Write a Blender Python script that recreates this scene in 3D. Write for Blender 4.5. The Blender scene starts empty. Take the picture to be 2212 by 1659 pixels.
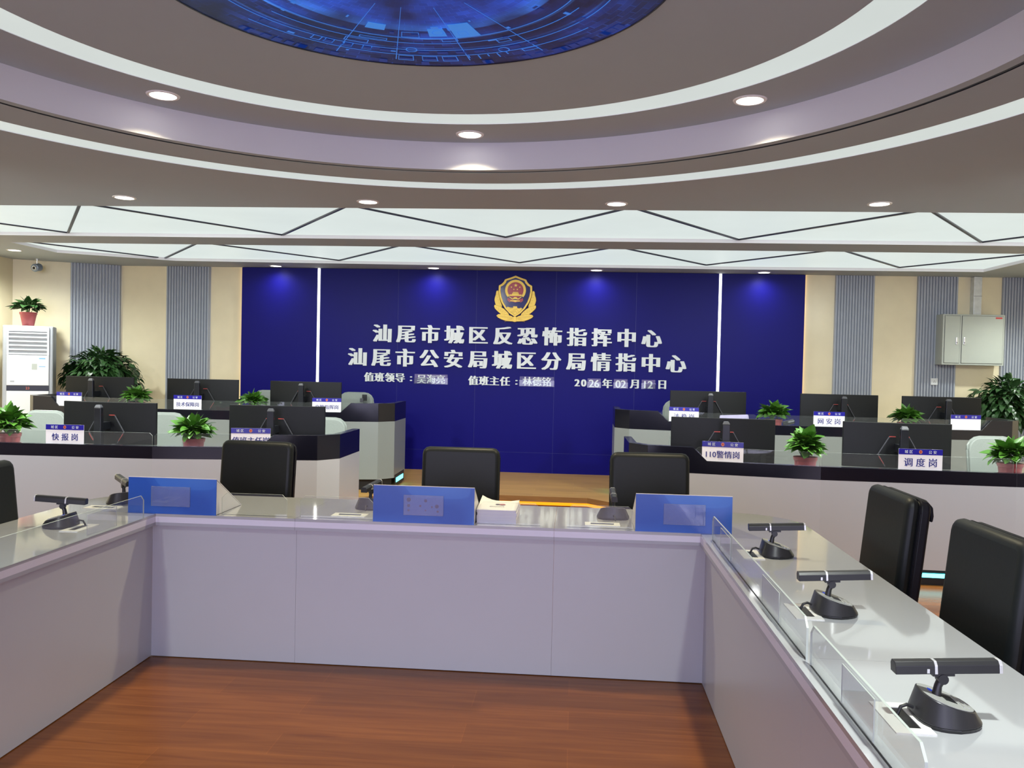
import bpy, bmesh, math, random
from mathutils import Vector, Matrix
C = bpy.context.scene.collection
S = bpy.context.scene
PI = math.pi
# ---------------------------------------------------------------- camera, world, exposure
cam_d = bpy.data.cameras.new('camera'); cam = bpy.data.objects.new('camera', cam_d); C.objects.link(cam); S.camera = cam
F, CH, YAW, PITCH, ROLL = 1809.44, 1.5742, 0.0765, -0.0225, 0.0221
fw = Vector((-math.sin(YAW)*math.cos(PITCH), math.cos(YAW)*math.cos(PITCH), math.sin(PITCH)))
rt = Vector((math.cos(YAW), math.sin(YAW), 0)); up = rt.cross(fw)
r2 = rt*math.cos(ROLL)+up*math.sin(ROLL); u2 = up*math.cos(ROLL)-rt*math.sin(ROLL)
m = Matrix((r2, u2, -fw)).transposed().to_4x4(); m.translation = Vector((0, 0, CH)); cam.matrix_world = m
cam_d.sensor_fit = 'HORIZONTAL'; cam_d.sensor_width = 36; cam_d.lens = F/2212*36; cam_d.clip_start = .02
S.view_settings.view_transform = 'Standard'; S.view_settings.look = 'None'; S.view_settings.gamma = 1
S.view_settings.exposure = 0.0
S.cycles.use_denoising = True
S.cycles.max_bounces = 10; S.cycles.diffuse_bounces = 5; S.cycles.glossy_bounces = 4; S.cycles.transparent_max_bounces = 24
S.cycles.sample_clamp_indirect = 4
w = bpy.data.worlds.new('world'); S.world = w; w.use_nodes = True
w.node_tree.nodes['Background'].inputs[0].default_value = (.5, .5, .55, 1); w.node_tree.nodes['Background'].inputs[1].default_value = .05
# the large video wall behind the camera lights everything that faces it with lavender
def area(name, loc, rot, sx, sy, power, col):
    l = bpy.data.lights.new(name, 'AREA'); l.shape = 'RECTANGLE'; l.size = sx; l.size_y = sy; l.energy = power; l.color = col
    o = bpy.data.objects.new(name, l); C.objects.link(o); o.location = loc; o.rotation_euler = rot; return o
area('video_wall_light', (-.8, -4.0, 1.55), (PI/2, 0, 0), 7.5, 2.3, 310, (.72, .70, 1.0))
DOWN_POWER, WALL_POWER, RING_E, PANEL_E = 48, 6, .68, .80

# ---------------------------------------------------------------- materials
M = {}
def mat(name, col, rough=.5, metal=0, noise=0, scale=20, bump=0, emit=None, es=1, spec=.5, coat=0, stretch=None, col2=None):
    mt = bpy.data.materials.new(name); mt.use_nodes = True; nt = mt.node_tree; b = nt.nodes['Principled BSDF']
    c = tuple(col)+(1,)
    b.inputs['Base Color'].default_value = c; b.inputs['Roughness'].default_value = rough; b.inputs['Metallic'].default_value = metal
    b.inputs['Specular IOR Level'].default_value = spec; b.inputs['Coat Weight'].default_value = coat
    b.inputs['Coat Roughness'].default_value = .08
    if noise or bump:
        tc = nt.nodes.new('ShaderNodeTexCoord'); mp = nt.nodes.new('ShaderNodeMapping'); nz = nt.nodes.new('ShaderNodeTexNoise')
        nz.inputs['Scale'].default_value = scale; nz.inputs['Detail'].default_value = 5
        if stretch: mp.inputs['Scale'].default_value = stretch
        nt.links.new(tc.outputs['Object'], mp.inputs[0]); nt.links.new(mp.outputs[0], nz.inputs['Vector'])
        if noise:
            mx = nt.nodes.new('ShaderNodeMix'); mx.data_type = 'RGBA'
            mx.inputs['A'].default_value = tuple(max(0, v*(1-noise)) for v in col)+(1,)
            mx.inputs['B'].default_value = (tuple(col2) if col2 else tuple(min(1, v*(1+noise)) for v in col))+(1,)
            nt.links.new(nz.outputs['Fac'], mx.inputs['Factor']); nt.links.new(mx.outputs['Result'], b.inputs['Base Color'])
        if bump:
            bp = nt.nodes.new('ShaderNodeBump'); bp.inputs['Strength'].default_value = bump; bp.inputs['Distance'].default_value = .002
            nt.links.new(nz.outputs['Fac'], bp.inputs['Height']); nt.links.new(bp.outputs[0], b.inputs['Normal'])
    if emit:
        b.inputs['Emission Color'].default_value = tuple(emit)+(1,); b.inputs['Emission Strength'].default_value = es
    M[name] = mt; return mt
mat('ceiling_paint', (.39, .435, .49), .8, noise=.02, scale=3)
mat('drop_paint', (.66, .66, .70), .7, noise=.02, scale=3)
mat('cream_marble', (.80, .71, .50), .22, noise=.07, scale=5, spec=.22)
mat('flute_grey', (.36, .39, .45), .45, noise=.05, scale=8)
mat('blue_laminate', (.0055, .0045, .150), .4, noise=.05, scale=3, spec=.12)
mat('blue_groove', (.05, .06, .22), .4, noise=.02)
mat('desk_top', (.47, .48, .495), .05, noise=.02, scale=4, coat=.6)
mat('desk_panel', (.53, .54, .575), .32, noise=.02, scale=4)
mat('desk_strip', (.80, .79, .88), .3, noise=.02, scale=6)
mat('desk_edge', (.44, .45, .49), .3, noise=.02, scale=6)
mat('console_panel', (.46, .465, .49), .28, noise=.02, scale=4)
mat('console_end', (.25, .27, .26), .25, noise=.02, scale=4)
mat('console_black', (.006, .006, .012), .16, noise=.1, scale=10)
mat('kick_black', (.008, .008, .01), .4, noise=.1)
mat('leather', (.009, .0115, .0118), .45, noise=.15, scale=60, bump=.15, spec=.32)
mat('leather_side', (.006, .006, .010), .5, noise=.15, scale=60, bump=.15, spec=.3)
mat('mesh_grey', (.215, .24, .22), .6, noise=.08, scale=90, bump=.3)
mat('frame_grey', (.21, .235, .215), .4, noise=.03)
mat('monitor_black', (.0065, .007, .0075), .45, spec=.3, noise=.08, scale=40)
mat('monitor_dark', (.010, .011, .014), .3, noise=.05)
mat('ridge_grey', (.07, .07, .08), .35, noise=.05)
mat('red_accent', (.35, .05, .04), .4, noise=.05)
mat('white_plastic', (.70, .73, .74), .3, noise=.01)
mat('grey_plastic', (.38, .40, .43), .4, noise=.03)
mat('dark_slot', (.006, .006, .03), .5, noise=.1)
mat('sign_white', (.93, .91, .94), .25, noise=.01)
mat('sign_blue', (.020, .016, .30), .25, noise=.02)
mat('sign_text', (.02, .03, .22), .4, noise=.02)
mat('letter_white', (.74, .78, .78), .35, noise=.01)
mat('gold', (.74, .50, .08), .38, .35, noise=.15, scale=40, bump=.2)
mat('gold_dark', (.45, .27, .05), .45, .3, noise=.1, scale=40)
mat('emblem_blue', (.012, .014, .14), .15, noise=.1, scale=20)
mat('emblem_red', (.40, .012, .025), .25, noise=.1, scale=20)
mat('pot_red', (.42, .085, .09), .4, noise=.08, scale=10)
mat('soil', (.03, .02, .012), .9, noise=.3, scale=60, bump=.5)
mat('leaf', (.045, .15, .018), .35, noise=.6, scale=9, col2=(.11, .30, .035))
mat('leaf_dark', (.016, .050, .014), .38, noise=.5, scale=7, col2=(.035, .10, .025))
mat('stem', (.06, .12, .03), .6, noise=.2)
mat('trunk', (.08, .05, .03), .8, noise=.3, bump=.4)
mat('mic_black', (.018, .018, .02), .35, noise=.08, scale=60)
mat('mic_grey', (.055, .055, .06), .32, .5, noise=.08, scale=40, stretch=(1, 1, .1))
mat('mic_plate', (.40, .41, .39), .35, 0, noise=.05)  # pale grey puts the reflected ceiling into the plate's base colour
mat('silver', (.75, .75, .76), .25, .5, noise=.03)
mat('cable', (.012, .012, .014), .5, noise=.1)
mat('grommet', (.78, .78, .74), .3, noise=.02)
mat('card_white', (.75, .74, .76), .4, noise=.02)
mat('paper', (.80, .78, .76), .7, noise=.03, scale=8)
mat('paper_edge', (.70, .66, .74), .8, noise=.08, scale=40, stretch=(.1, .1, 12))
mat('ink', (.16, .14, .14), .7, noise=.1)
mat('ink_red', (.55, .22, .22), .7, noise=.1)
mat('cabinet_grey', (.42, .45, .41), .4, noise=.02)
mat('galvanised', (.66, .69, .69), .35, .3, noise=.3, scale=14)
mat('label_red', (.55, .05, .05), .5, noise=.05)
mat('label_blue', (.25, .45, .70), .5, noise=.05)
mat('chrome', (.8, .8, .8), .15, .9, noise=.02)
mat('cctv', (.25, .30, .38), .3, .3, noise=.05)
mat('divider', (.025, .025, .045), .35, .3, noise=.05)
mat('lip_white', (.85, .84, .86), .5, noise=.01)
mat('downlight_rim', (.85, .85, .83), .4, noise=.01)
mat('lens_glow', (1, 1, 1), .4, emit=(1, .97, .90), es=7, noise=.01)
mat('led_white', (1, 1, 1), .4, emit=(1, .96, .86), es=3.2, noise=.01)
mat('led_warm', (1, .8, .5), .4, emit=(1, .62, .22), es=2.6, noise=.01)
mat('led_orange', (1, .6, .1), .4, emit=(1, .34, .006), es=1.5, noise=.01)
mat('led_cyan', (.5, 1, 1), .4, emit=(.045, .60, .66), es=5.5, noise=.01)
mat('display_red', (.2, .03, .02), .4, emit=(1, .25, .1), es=.5, noise=.01)
mat('blue_led', (.02, .05, .6), .4, emit=(.02, .1, 1), es=.4, noise=.01)

def glow(name, col, strength):                                   # softly mottled luminous membrane
    mt = mat(name, (.8, .8, .8), .5); nt = mt.node_tree; b = nt.nodes['Principled BSDF']
    tc = nt.nodes.new('ShaderNodeTexCoord'); nz = nt.nodes.new('ShaderNodeTexNoise'); nz.inputs['Scale'].default_value = 1.3
    nz.inputs['Detail'].default_value = 4
    mx = nt.nodes.new('ShaderNodeMix'); mx.data_type = 'RGBA'
    mx.inputs['A'].default_value = tuple(v*.88 for v in col)+(1,); mx.inputs['B'].default_value = tuple(col)+(1,)
    nt.links.new(tc.outputs['Object'], nz.inputs['Vector']); nt.links.new(nz.outputs['Fac'], mx.inputs['Factor'])
    nt.links.new(mx.outputs['Result'], b.inputs['Emission Color']); b.inputs['Emission Strength'].default_value = strength
    b.inputs['Base Color'].default_value = (.12, .12, .12, 1); return mt
glow('panel_glow', (.86, .97, .94), PANEL_E); glow('ring_glow', (.90, .99, .96), RING_E)

def acrylic(name, tint, spec=.5, body=.05):                       # clear sheet: mostly transparent, mirror-like at grazing angles
    mt = bpy.data.materials.new(name); mt.use_nodes = True; nt = mt.node_tree; nt.nodes.clear()
    out = nt.nodes.new('ShaderNodeOutputMaterial'); tr = nt.nodes.new('ShaderNodeBsdfTransparent'); gl = nt.nodes.new('ShaderNodeBsdfGlossy')
    df = nt.nodes.new('ShaderNodeBsdfDiffuse'); m1 = nt.nodes.new('ShaderNodeMixShader'); m2 = nt.nodes.new('ShaderNodeMixShader')
    fr = nt.nodes.new('ShaderNodeFresnel'); ge = nt.nodes.new('ShaderNodeNewGeometry'); ir = nt.nodes.new('ShaderNodeMapRange')
    ir.inputs['To Min'].default_value = 1.45; ir.inputs['To Max'].default_value = 1/1.45                 # same reflection from either side of the sheet
    nt.links.new(ge.outputs['Backfacing'], ir.inputs['Value']); nt.links.new(ir.outputs[0], fr.inputs[0])
    nz = nt.nodes.new('ShaderNodeTexNoise'); nz.inputs['Scale'].default_value = 3
    mp = nt.nodes.new('ShaderNodeMapRange'); mp.inputs['To Min'].default_value = body*.7; mp.inputs['To Max'].default_value = body*1.3
    tr.inputs[0].default_value = tuple(tint)+(1,); gl.inputs['Roughness'].default_value = .03; df.inputs[0].default_value = (.8, .85, .85, 1)
    nt.links.new(nz.outputs['Fac'], mp.inputs['Value']); nt.links.new(mp.outputs[0], m1.inputs[0])
    nt.links.new(tr.outputs[0], m1.inputs[1]); nt.links.new(df.outputs[0], m1.inputs[2])
    nt.links.new(fr.outputs[0], m2.inputs[0]); nt.links.new(m1.outputs[0], m2.inputs[1]); nt.links.new(gl.outputs[0], m2.inputs[2])
    nt.links.new(m2.outputs[0], out.inputs[0]); M[name] = mt; return mt
acrylic('clear', (.97, .985, .98), body=.02); acrylic('pocket', (.96, .96, .98), body=.08)
mat('clear_edge', (.50, .55, .51), .25, noise=.02)

def wood(name, c1, c2, seam, rough, pw=.19, pl=1.2):              # planks running along x
    mt = mat(name, c1, rough, spec=.28); nt = mt.node_tree; b = nt.nodes['Principled BSDF']
    tc = nt.nodes.new('ShaderNodeTexCoord'); br = nt.nodes.new('ShaderNodeTexBrick')
    br.inputs['Scale'].default_value = 1; br.inputs['Brick Width'].default_value = pl; br.inputs['Row Height'].default_value = pw
    br.inputs['Mortar Size'].default_value = .0012; br.inputs['Mortar Smooth'].default_value = .4; br.offset = .37
    br.inputs['Color1'].default_value = (.82, .82, .82, 1); br.inputs['Color2'].default_value = (1, 1, 1, 1); br.inputs['Mortar'].default_value = tuple(seam)+(1,)
    mp = nt.nodes.new('ShaderNodeMapping'); mp.inputs['Scale'].default_value = (.8, 11, 1)
    nz = nt.nodes.new('ShaderNodeTexNoise'); nz.inputs['Scale'].default_value = 2.2; nz.inputs['Detail'].default_value = 8; nz.inputs['Distortion'].default_value = .8
    cr = nt.nodes.new('ShaderNodeValToRGB'); cr.color_ramp.elements[0].position = .3; cr.color_ramp.elements[1].position = .72
    cr.color_ramp.elements[0].color = tuple(c1)+(1,); cr.color_ramp.elements[1].color = tuple(c2)+(1,)
    mx = nt.nodes.new('ShaderNodeMix'); mx.data_type = 'RGBA'; mx.blend_type = 'MULTIPLY'; mx.inputs['Factor'].default_value = 1
    L = nt.links.new
    L(tc.outputs['Object'], br.inputs['Vector']); L(tc.outputs['Object'], mp.inputs[0]); L(mp.outputs[0], nz.inputs['Vector'])
    L(nz.outputs['Fac'], cr.inputs[0]); L(cr.outputs[0], mx.inputs['A']); L(br.outputs['Color'], mx.inputs['B']); L(mx.outputs['Result'], b.inputs['Base Color'])
    return mt
wood('wood_floor', (.155, .046, .009), (.235, .076, .016), (1.25, 1.2, 1.1), .27)
wood('wood_stage', (.43, .22, .055), (.58, .33, .095), (1.25, 1.2, 1.1), .3)
mat('wood_riser', (.22, .095, .03), .35, noise=.25, scale=6, stretch=(1, 1, 10))

def card_blue():
    mt = mat('card_blue', (.05, .14, .60), .22); nt = mt.node_tree; b = nt.nodes['Principled BSDF']
    tc = nt.nodes.new('ShaderNodeTexCoord'); nz = nt.nodes.new('ShaderNodeTexNoise'); nz.inputs['Scale'].default_value = 4; nz.inputs['Detail'].default_value = 0
    cr = nt.nodes.new('ShaderNodeValToRGB'); cr.color_ramp.interpolation = 'LINEAR'
    e = cr.color_ramp.elements; e[0].position = .40; e[0].color = (.032, .115, .50, 1); e[1].position = .62; e[1].color = (.075, .23, .70, 1)
    n = cr.color_ramp.elements.new(.5); n.color = (.042, .15, .58, 1); n = cr.color_ramp.elements.new(.512); n.color = (.060, .195, .65, 1)
    nt.links.new(tc.outputs['Object'], nz.inputs['Vector']); nt.links.new(nz.outputs['Fac'], cr.inputs[0]); nt.links.new(cr.outputs[0], b.inputs['Base Color'])
card_blue()

def mural():                                                      # printed light box: rings, blocks and flares in blue
    mt = mat('mural_print', (.01, .02, .1), .4); nt = mt.node_tree; b = nt.nodes['Principled BSDF']; N = nt.nodes.new; L = nt.links.new
    tc = N('ShaderNodeTexCoord'); sp = N('ShaderNodeSeparateXYZ'); L(tc.outputs['Object'], sp.inputs[0])
    def mth(op, a, c=None):
        n = N('ShaderNodeMath'); n.operation = op
        for i, v in enumerate((a, c)):
            if v is None: continue
            if isinstance(v, (int, float)): n.inputs[i].default_value = v
            else: L(v, n.inputs[i])
        return n.outputs[0]
    r = mth('SQRT', mth('ADD', mth('MULTIPLY', sp.outputs[0], sp.outputs[0]), mth('MULTIPLY', sp.outputs[1], sp.outputs[1])))
    a = mth('ARCTAN2', sp.outputs[1], sp.outputs[0])
    cb = N('ShaderNodeCombineXYZ'); L(mth('MULTIPLY', a, 1.6), cb.inputs[0]); L(mth('MULTIPLY', r, 5.0), cb.inputs[1])
    br = N('ShaderNodeTexBrick'); br.inputs['Scale'].default_value = 3.0; br.inputs['Brick Width'].default_value = .55; br.inputs['Row Height'].default_value = .42
    br.inputs['Mortar Size'].default_value = .012; br.inputs['Color1'].default_value = (0, .002, .02, 1); br.inputs['Color2'].default_value = (.006, .028, .20, 1)
    br.inputs['Mortar'].default_value = (.010, .045, .24, 1); br.inputs['Bias'].default_value = -.35; L(cb.outputs[0], br.inputs['Vector'])
    cr = N('ShaderNodeValToRGB'); L(r, cr.inputs[0]); el = cr.color_ramp.elements
    el[0].position = 0; el[0].color = (.006, .03, .24, 1); el[1].position = 1; el[1].color = (.003, .005, .025, 1)
    for p, c in ((.50, (.008, .045, .34, 1)), (.585, (.03, .16, .62, 1)), (.59, (.004, .01, .08, 1)), (.66, (.01, .05, .35, 1)), (.675, (.05, .22, .75, 1)), (.68, (.002, .006, .05, 1)),
                 (.775, (.003, .01, .08, 1)), (.785, (.03, .14, .55, 1)), (.79, (.008, .03, .22, 1)), (.90, (.003, .008, .05, 1))):
        n = el.new(p); n.color = c
    nz = N('ShaderNodeTexNoise'); nz.inputs['Scale'].default_value = 2.6; nz.inputs['Detail'].default_value = 2; L(tc.outputs['Object'], nz.inputs['Vector'])
    nr = N('ShaderNodeMapRange'); nr.inputs['From Min'].default_value = .42; nr.inputs['From Max'].default_value = .66; nr.inputs['To Min'].default_value = .16; nr.inputs['To Max'].default_value = 1.15
    L(nz.outputs['Fac'], nr.inputs['Value'])
    ad = N('ShaderNodeMix'); ad.data_type = 'RGBA'; ad.blend_type = 'ADD'; ad.inputs['Factor'].default_value = 1; L(cr.outputs[0], ad.inputs['A']); L(br.outputs['Color'], ad.inputs['B'])
    ml = N('ShaderNodeMix'); ml.data_type = 'RGBA'; ml.blend_type = 'MULTIPLY'; ml.inputs['Factor'].default_value = 1; L(ad.outputs['Result'], ml.inputs['A']); L(nr.outputs[0], ml.inputs['B'])
    L(ml.outputs['Result'], b.inputs['Emission Color']); b.inputs['Emission Strength'].default_value = 1.15
mural()
mat('mural_line', (.02, .05, .2), .4, emit=(.05, .26, .90), es=.6, noise=.01)
mat('mural_dim', (.01, .02, .1), .4, emit=(.008, .035, .24), es=.6, noise=.01)
mat('mural_bright', (.05, .2, .5), .4, emit=(.035, .25, .85), es=.6, noise=.01)

# ---------------------------------------------------------------- mesh helpers
class MB:
    def __init__(s): s.bm = bmesh.new(); s.mi = 0
    def face(s, vs):
        try: f = s.bm.faces.new(vs); f.material_index = s.mi; return f
        except ValueError: return None
    def hexa(s, b, t):                                            # two rings of equal length -> closed prism
        vb = [s.bm.verts.new(p) for p in b]; vt = [s.bm.verts.new(p) for p in t]; n = len(b)
        s.face(vb[::-1]); s.face(vt)
        for i in range(n): s.face((vb[i], vb[(i+1) % n], vt[(i+1) % n], vt[i]))
        return s
    def box(s, x0, x1, y0, y1, z0, z1):
        return s.hexa([(x0, y0, z0), (x1, y0, z0), (x1, y1, z0), (x0, y1, z0)], [(x0, y0, z1), (x1, y0, z1), (x1, y1, z1), (x0, y1, z1)])
    def prz(s, pts, z0, z1): return s.hexa([(x, y, z0) for x, y in pts], [(x, y, z1) for x, y in pts])
    def pry(s, pts, y0, y1): return s.hexa([(x, y0, z) for x, z in pts], [(x, y1, z) for x, z in pts])
    def prx(s, pts, x0, x1): return s.hexa([(x0, y, z) for y, z in pts], [(x1, y, z) for y, z in pts])
    def lathe(s, prof, n=24, cx=0, cy=0, a0=0, a1=2*PI):
        full = abs(a1-a0-2*PI) < 1e-6; k = n if full else n+1; rings = []
        for r, z in prof: rings.append([s.bm.verts.new((cx+r*math.cos(a0+(a1-a0)*i/n), cy+r*math.sin(a0+(a1-a0)*i/n), z)) for i in range(k)])
        for a, b in zip(rings, rings[1:]):
            for i in range(n): s.face((a[i], a[(i+1) % k], b[(i+1) % k], b[i]))
        return s
    def cyl(s, cx, cy, z0, z1, r, n=20, r1=None):
        r1 = r if r1 is None else r1
        ring = lambda rr, z: [(cx+rr*math.cos(2*PI*i/n), cy+rr*math.sin(2*PI*i/n), z) for i in range(n)]
        return s.hexa(ring(r, z0), ring(r1, z1))
    def tube(s, pts, r, n=8):
        pts = [Vector(p) for p in pts]; rings = []
        for i, p in enumerate(pts):
            d = (pts[min(i+1, len(pts)-1)]-pts[max(i-1, 0)]).normalized(); q = d.to_track_quat('Z', 'Y'); rr = r[i] if isinstance(r, (list, tuple)) else r
            rings.append([s.bm.verts.new(p+q @ Vector((rr*math.cos(2*PI*k/n), rr*math.sin(2*PI*k/n), 0))) for k in range(n)])
        for a, b in zip(rings, rings[1:]):
            for k in range(n): s.face((a[k], a[(k+1) % n], b[(k+1) % n], b[k]))
        s.face(rings[0][::-1]); s.face(rings[-1]); return s
    def bar(s, a, b, wdt, h, upv=(0, 0, 1)):                      # rectangular bar from a to b
        a, b = Vector(a), Vector(b); d = (b-a).normalized(); sd = d.cross(Vector(upv)).normalized()*wdt/2; uu = sd.cross(d).normalized()*h/2
        return s.hexa([a-sd-uu, a+sd-uu, a+sd+uu, a-sd+uu], [b-sd-uu, b+sd-uu, b+sd+uu, b-sd+uu])
    def strip(s, pts, t, z0, z1):                                 # mitred wall along a plan polyline, t to the left of travel; z lists or scalars
        n = len(pts); P = [Vector(p) for p in pts]; off = []
        for i in range(n):
            d1 = (P[i]-P[i-1]).normalized() if i else None; d2 = (P[i+1]-P[i]).normalized() if i < n-1 else None
            n1 = Vector((-d1.y, d1.x)) if d1 else None; n2 = Vector((-d2.y, d2.x)) if d2 else None
            if n1 is None: o = n2*t
            elif n2 is None: o = n1*t
            else:
                b = (n1+n2).normalized(); o = b*(t/max(.3, b.dot(n1)))
            off.append(P[i]+o)
        g = lambda z, i: z[i] if isinstance(z, (list, tuple)) else z
        A = [s.bm.verts.new((P[i].x, P[i].y, g(z0, i))) for i in range(n)]; B = [s.bm.verts.new((P[i].x, P[i].y, g(z1, i))) for i in range(n)]
        D = [s.bm.verts.new((off[i].x, off[i].y, g(z0, i))) for i in range(n)]; E = [s.bm.verts.new((off[i].x, off[i].y, g(z1, i))) for i in range(n)]
        for i in range(n-1):
            s.face((A[i], A[i+1], B[i+1], B[i])); s.face((D[i+1], D[i], E[i], E[i+1])); s.face((B[i], B[i+1], E[i+1], E[i])); s.face((D[i], D[i+1], A[i+1], A[i]))
        s.face((A[0], B[0], E[0], D[0])); s.face((A[-1], D[-1], E[-1], B[-1])); return s
    def leaf(s, base, d, L, W, droop, roll=0):
        d = Vector(d).normalized(); side = d.cross(Vector((0, 0, 1)))
        if side.length < .05: side = Vector((1, 0, 0))
        side.normalize(); side = Matrix.Rotation(roll, 3, d) @ side; nrm = side.cross(d)
        prof = ((0, .0), (.10, .55), (.30, 1), (.58, .82), (.82, .40), (1, 0)); mid = []; lf = []; rg = []; p = Vector(base); cur = d.copy(); prev = 0
        for t, ww in prof:
            p = p+cur*(t-prev)*L; prev = t; cur = (cur+Vector((0, 0, -1))*droop*.28).normalized()
            mid.append(s.bm.verts.new(p)); q = side*W*.5*ww
            lf.append(s.bm.verts.new(p+q+nrm*W*.13*ww) if ww else mid[-1]); rg.append(s.bm.verts.new(p-q+nrm*W*.13*ww) if ww else mid[-1])
        for i in range(len(prof)-1):
            for sd, fl in ((lf, 1), (rg, 0)):
                vs = [mid[i], mid[i+1], sd[i+1], sd[i]]; u = []
                for v in vs:
                    if v not in u: u.append(v)
                if len(u) > 2: s.face(u if fl else u[::-1])
        return s
def obj(name, mb, mt, parent=None, smooth=False, bevel=0, world=False, seg=2, sub=0):
    me = bpy.data.meshes.new(name)
    if world and parent is not None:
        bmesh.ops.translate(mb.bm, vec=-parent.location, verts=mb.bm.verts)
    bmesh.ops.recalc_face_normals(mb.bm, faces=mb.bm.faces); mb.bm.to_mesh(me); mb.bm.free()
    for q in (mt if isinstance(mt, (list, tuple)) else [mt]): me.materials.append(M[q] if isinstance(q, str) else q)
    if smooth:
        for p in me.polygons: p.use_smooth = True
        me.set_sharp_from_angle(angle=.75)
    o = bpy.data.objects.new(name, me); C.objects.link(o)
    if parent is not None: o.parent = parent
    if bevel:
        b = o.modifiers.new('bevel', 'BEVEL'); b.width = bevel; b.segments = seg; b.limit_method = 'ANGLE'; b.angle_limit = .6
    if sub:
        sb = o.modifiers.new('sub', 'SUBSURF'); sb.levels = sub; sb.render_levels = sub
    return o
def tag(o, label, cat, group=None):
    o['label'] = label; o['category'] = cat
    if group: o['group'] = group
    return o
def thing(name, label, cat, loc=(0, 0, 0), rz=0, group=None):
    o = bpy.data.objects.new(name, None); C.objects.link(o); o.location = loc; o.rotation_euler = (0, 0, rz); o.empty_display_size = .1
    return tag(o, label, cat, group)
def struct(name, mb, mt, **k):
    o = obj(name, mb, mt, **k); o['kind'] = 'structure'; return o
def dup(root, loc, rz, label, group=None):
    r = root.copy(); C.objects.link(r); r.location = loc; r.rotation_euler = (0, 0, rz); r['label'] = label
    if group: r['group'] = group
    for ch in list(root.children):
        c = ch.copy(); C.objects.link(c); c.parent = r
        for g in list(ch.children):
            d = g.copy(); C.objects.link(d); d.parent = c
    return r
def flat(loops, z, mb=None):                                      # filled outline with holes, facing down or up
    cu = bpy.data.curves.new('f', 'CURVE'); cu.dimensions = '2D'; cu.fill_mode = 'BOTH'
    for lp in loops:
        sp = cu.splines.new('POLY'); sp.points.add(len(lp)-1); sp.use_cyclic_u = True
        for q, (x, y) in zip(sp.points, lp): q.co = (x, y, 0, 1)
    o = bpy.data.objects.new('f', cu); C.objects.link(o); me = bpy.data.meshes.new_from_object(o.evaluated_get(bpy.context.evaluated_depsgraph_get()))
    bpy.data.objects.remove(o); mb = mb or MB()
    for v in me.vertices: v.co.z = z
    mb.bm.from_mesh(me); bpy.data.meshes.remove(me); return mb
def circ(cx, cy, r, n=128): return [(cx+r*math.cos(2*PI*i/n), cy+r*math.sin(2*PI*i/n)) for i in range(n)]
_tc = {}
def text_mesh(body, size, ext=.002, bold=0, shift=0, sy=1):       # centred lettering in the xz plane, facing -y
    key = (body, size, ext, bold, shift, sy)
    if key in _tc: return _tc[key]
    cu = bpy.data.curves.new('t', 'FONT'); cu.body = body; cu.size = size; cu.offset = bold; cu.extrude = ext; cu.resolution_u = 3
    o = bpy.data.objects.new('t', cu); C.objects.link(o)
    me0 = bpy.data.meshes.new_from_object(o.evaluated_get(bpy.context.evaluated_depsgraph_get())); bpy.data.objects.remove(o)
    bm = bmesh.new()
    for k, dx in enumerate((-shift, shift, 0) if shift else (0,)):
        bm2 = bmesh.new(); bm2.from_mesh(me0); bmesh.ops.translate(bm2, vec=(dx, 0, k*.0004), verts=bm2.verts); tmp = bpy.data.meshes.new('x'); bm2.to_mesh(tmp); bm2.free(); bm.from_mesh(tmp); bpy.data.meshes.remove(tmp)
    xs = [v.co.x for v in bm.verts]; cx = (min(xs)+max(xs))/2
    for v in bm.verts: v.co = ((v.co.x-cx), -v.co.z, (v.co.y-.385*size)*sy)
    me = bpy.data.meshes.new('lettering'); bm.to_mesh(me); bm.free(); _tc[key] = me; return me
def text(name, body, size, loc, parent, mt, **k):
    me = text_mesh(body, size, **k)
    if not me.materials: me.materials.append(M[mt])
    o = bpy.data.objects.new(name, me); C.objects.link(o); o.location = loc; o.parent = parent; return o
# ---------------------------------------------------------------- setting
H, HU, D, ZP, CX = 2.825, 3.0, 11.08, .15, -.82
XL, XR, YB = -7.43, 5.9, -4.6
struct('floor', MB().box(XL-.1, XR+.1, YB-.1, 11.4, -.06, 0), 'wood_floor')
cs = -.80
pf = [(cs-8, 8.5), (cs-2.6, 8.5), (cs-1.5, 8.56), (cs-.95, 9.1), (cs+.95, 9.1), (cs+1.5, 8.56), (cs+2.6, 8.5), (cs+8, 8.5)]
pf = [(max(XL+.001, min(XR-.001, x)), y) for x, y in pf]
inn = lambda q: [(x, y+q) for x, y in pf]
pl = struct('floor_platform', MB().prz(pf+[(XR-.001, 11.3), (XL+.001, 11.3)], .09, ZP), ['wood_stage', 'wood_riser'])
for p in pl.data.polygons:
    if abs(p.normal.z) < .5: p.material_index = 1
struct('trim_1', MB().prz(inn(.16)+[(XR-.002, 11.3), (XL+.002, 11.3)], .001, .0895), 'wood_riser')
lp = thing('step_light_strip', 'orange glowing light strip under the nosing of the wooden platform step', 'light strip', (cs, 9.2, .03))
obj('led_tube', MB().strip(inn(.135)[2:-2], .012, .035, .075), 'led_orange', lp, world=True)
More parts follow.
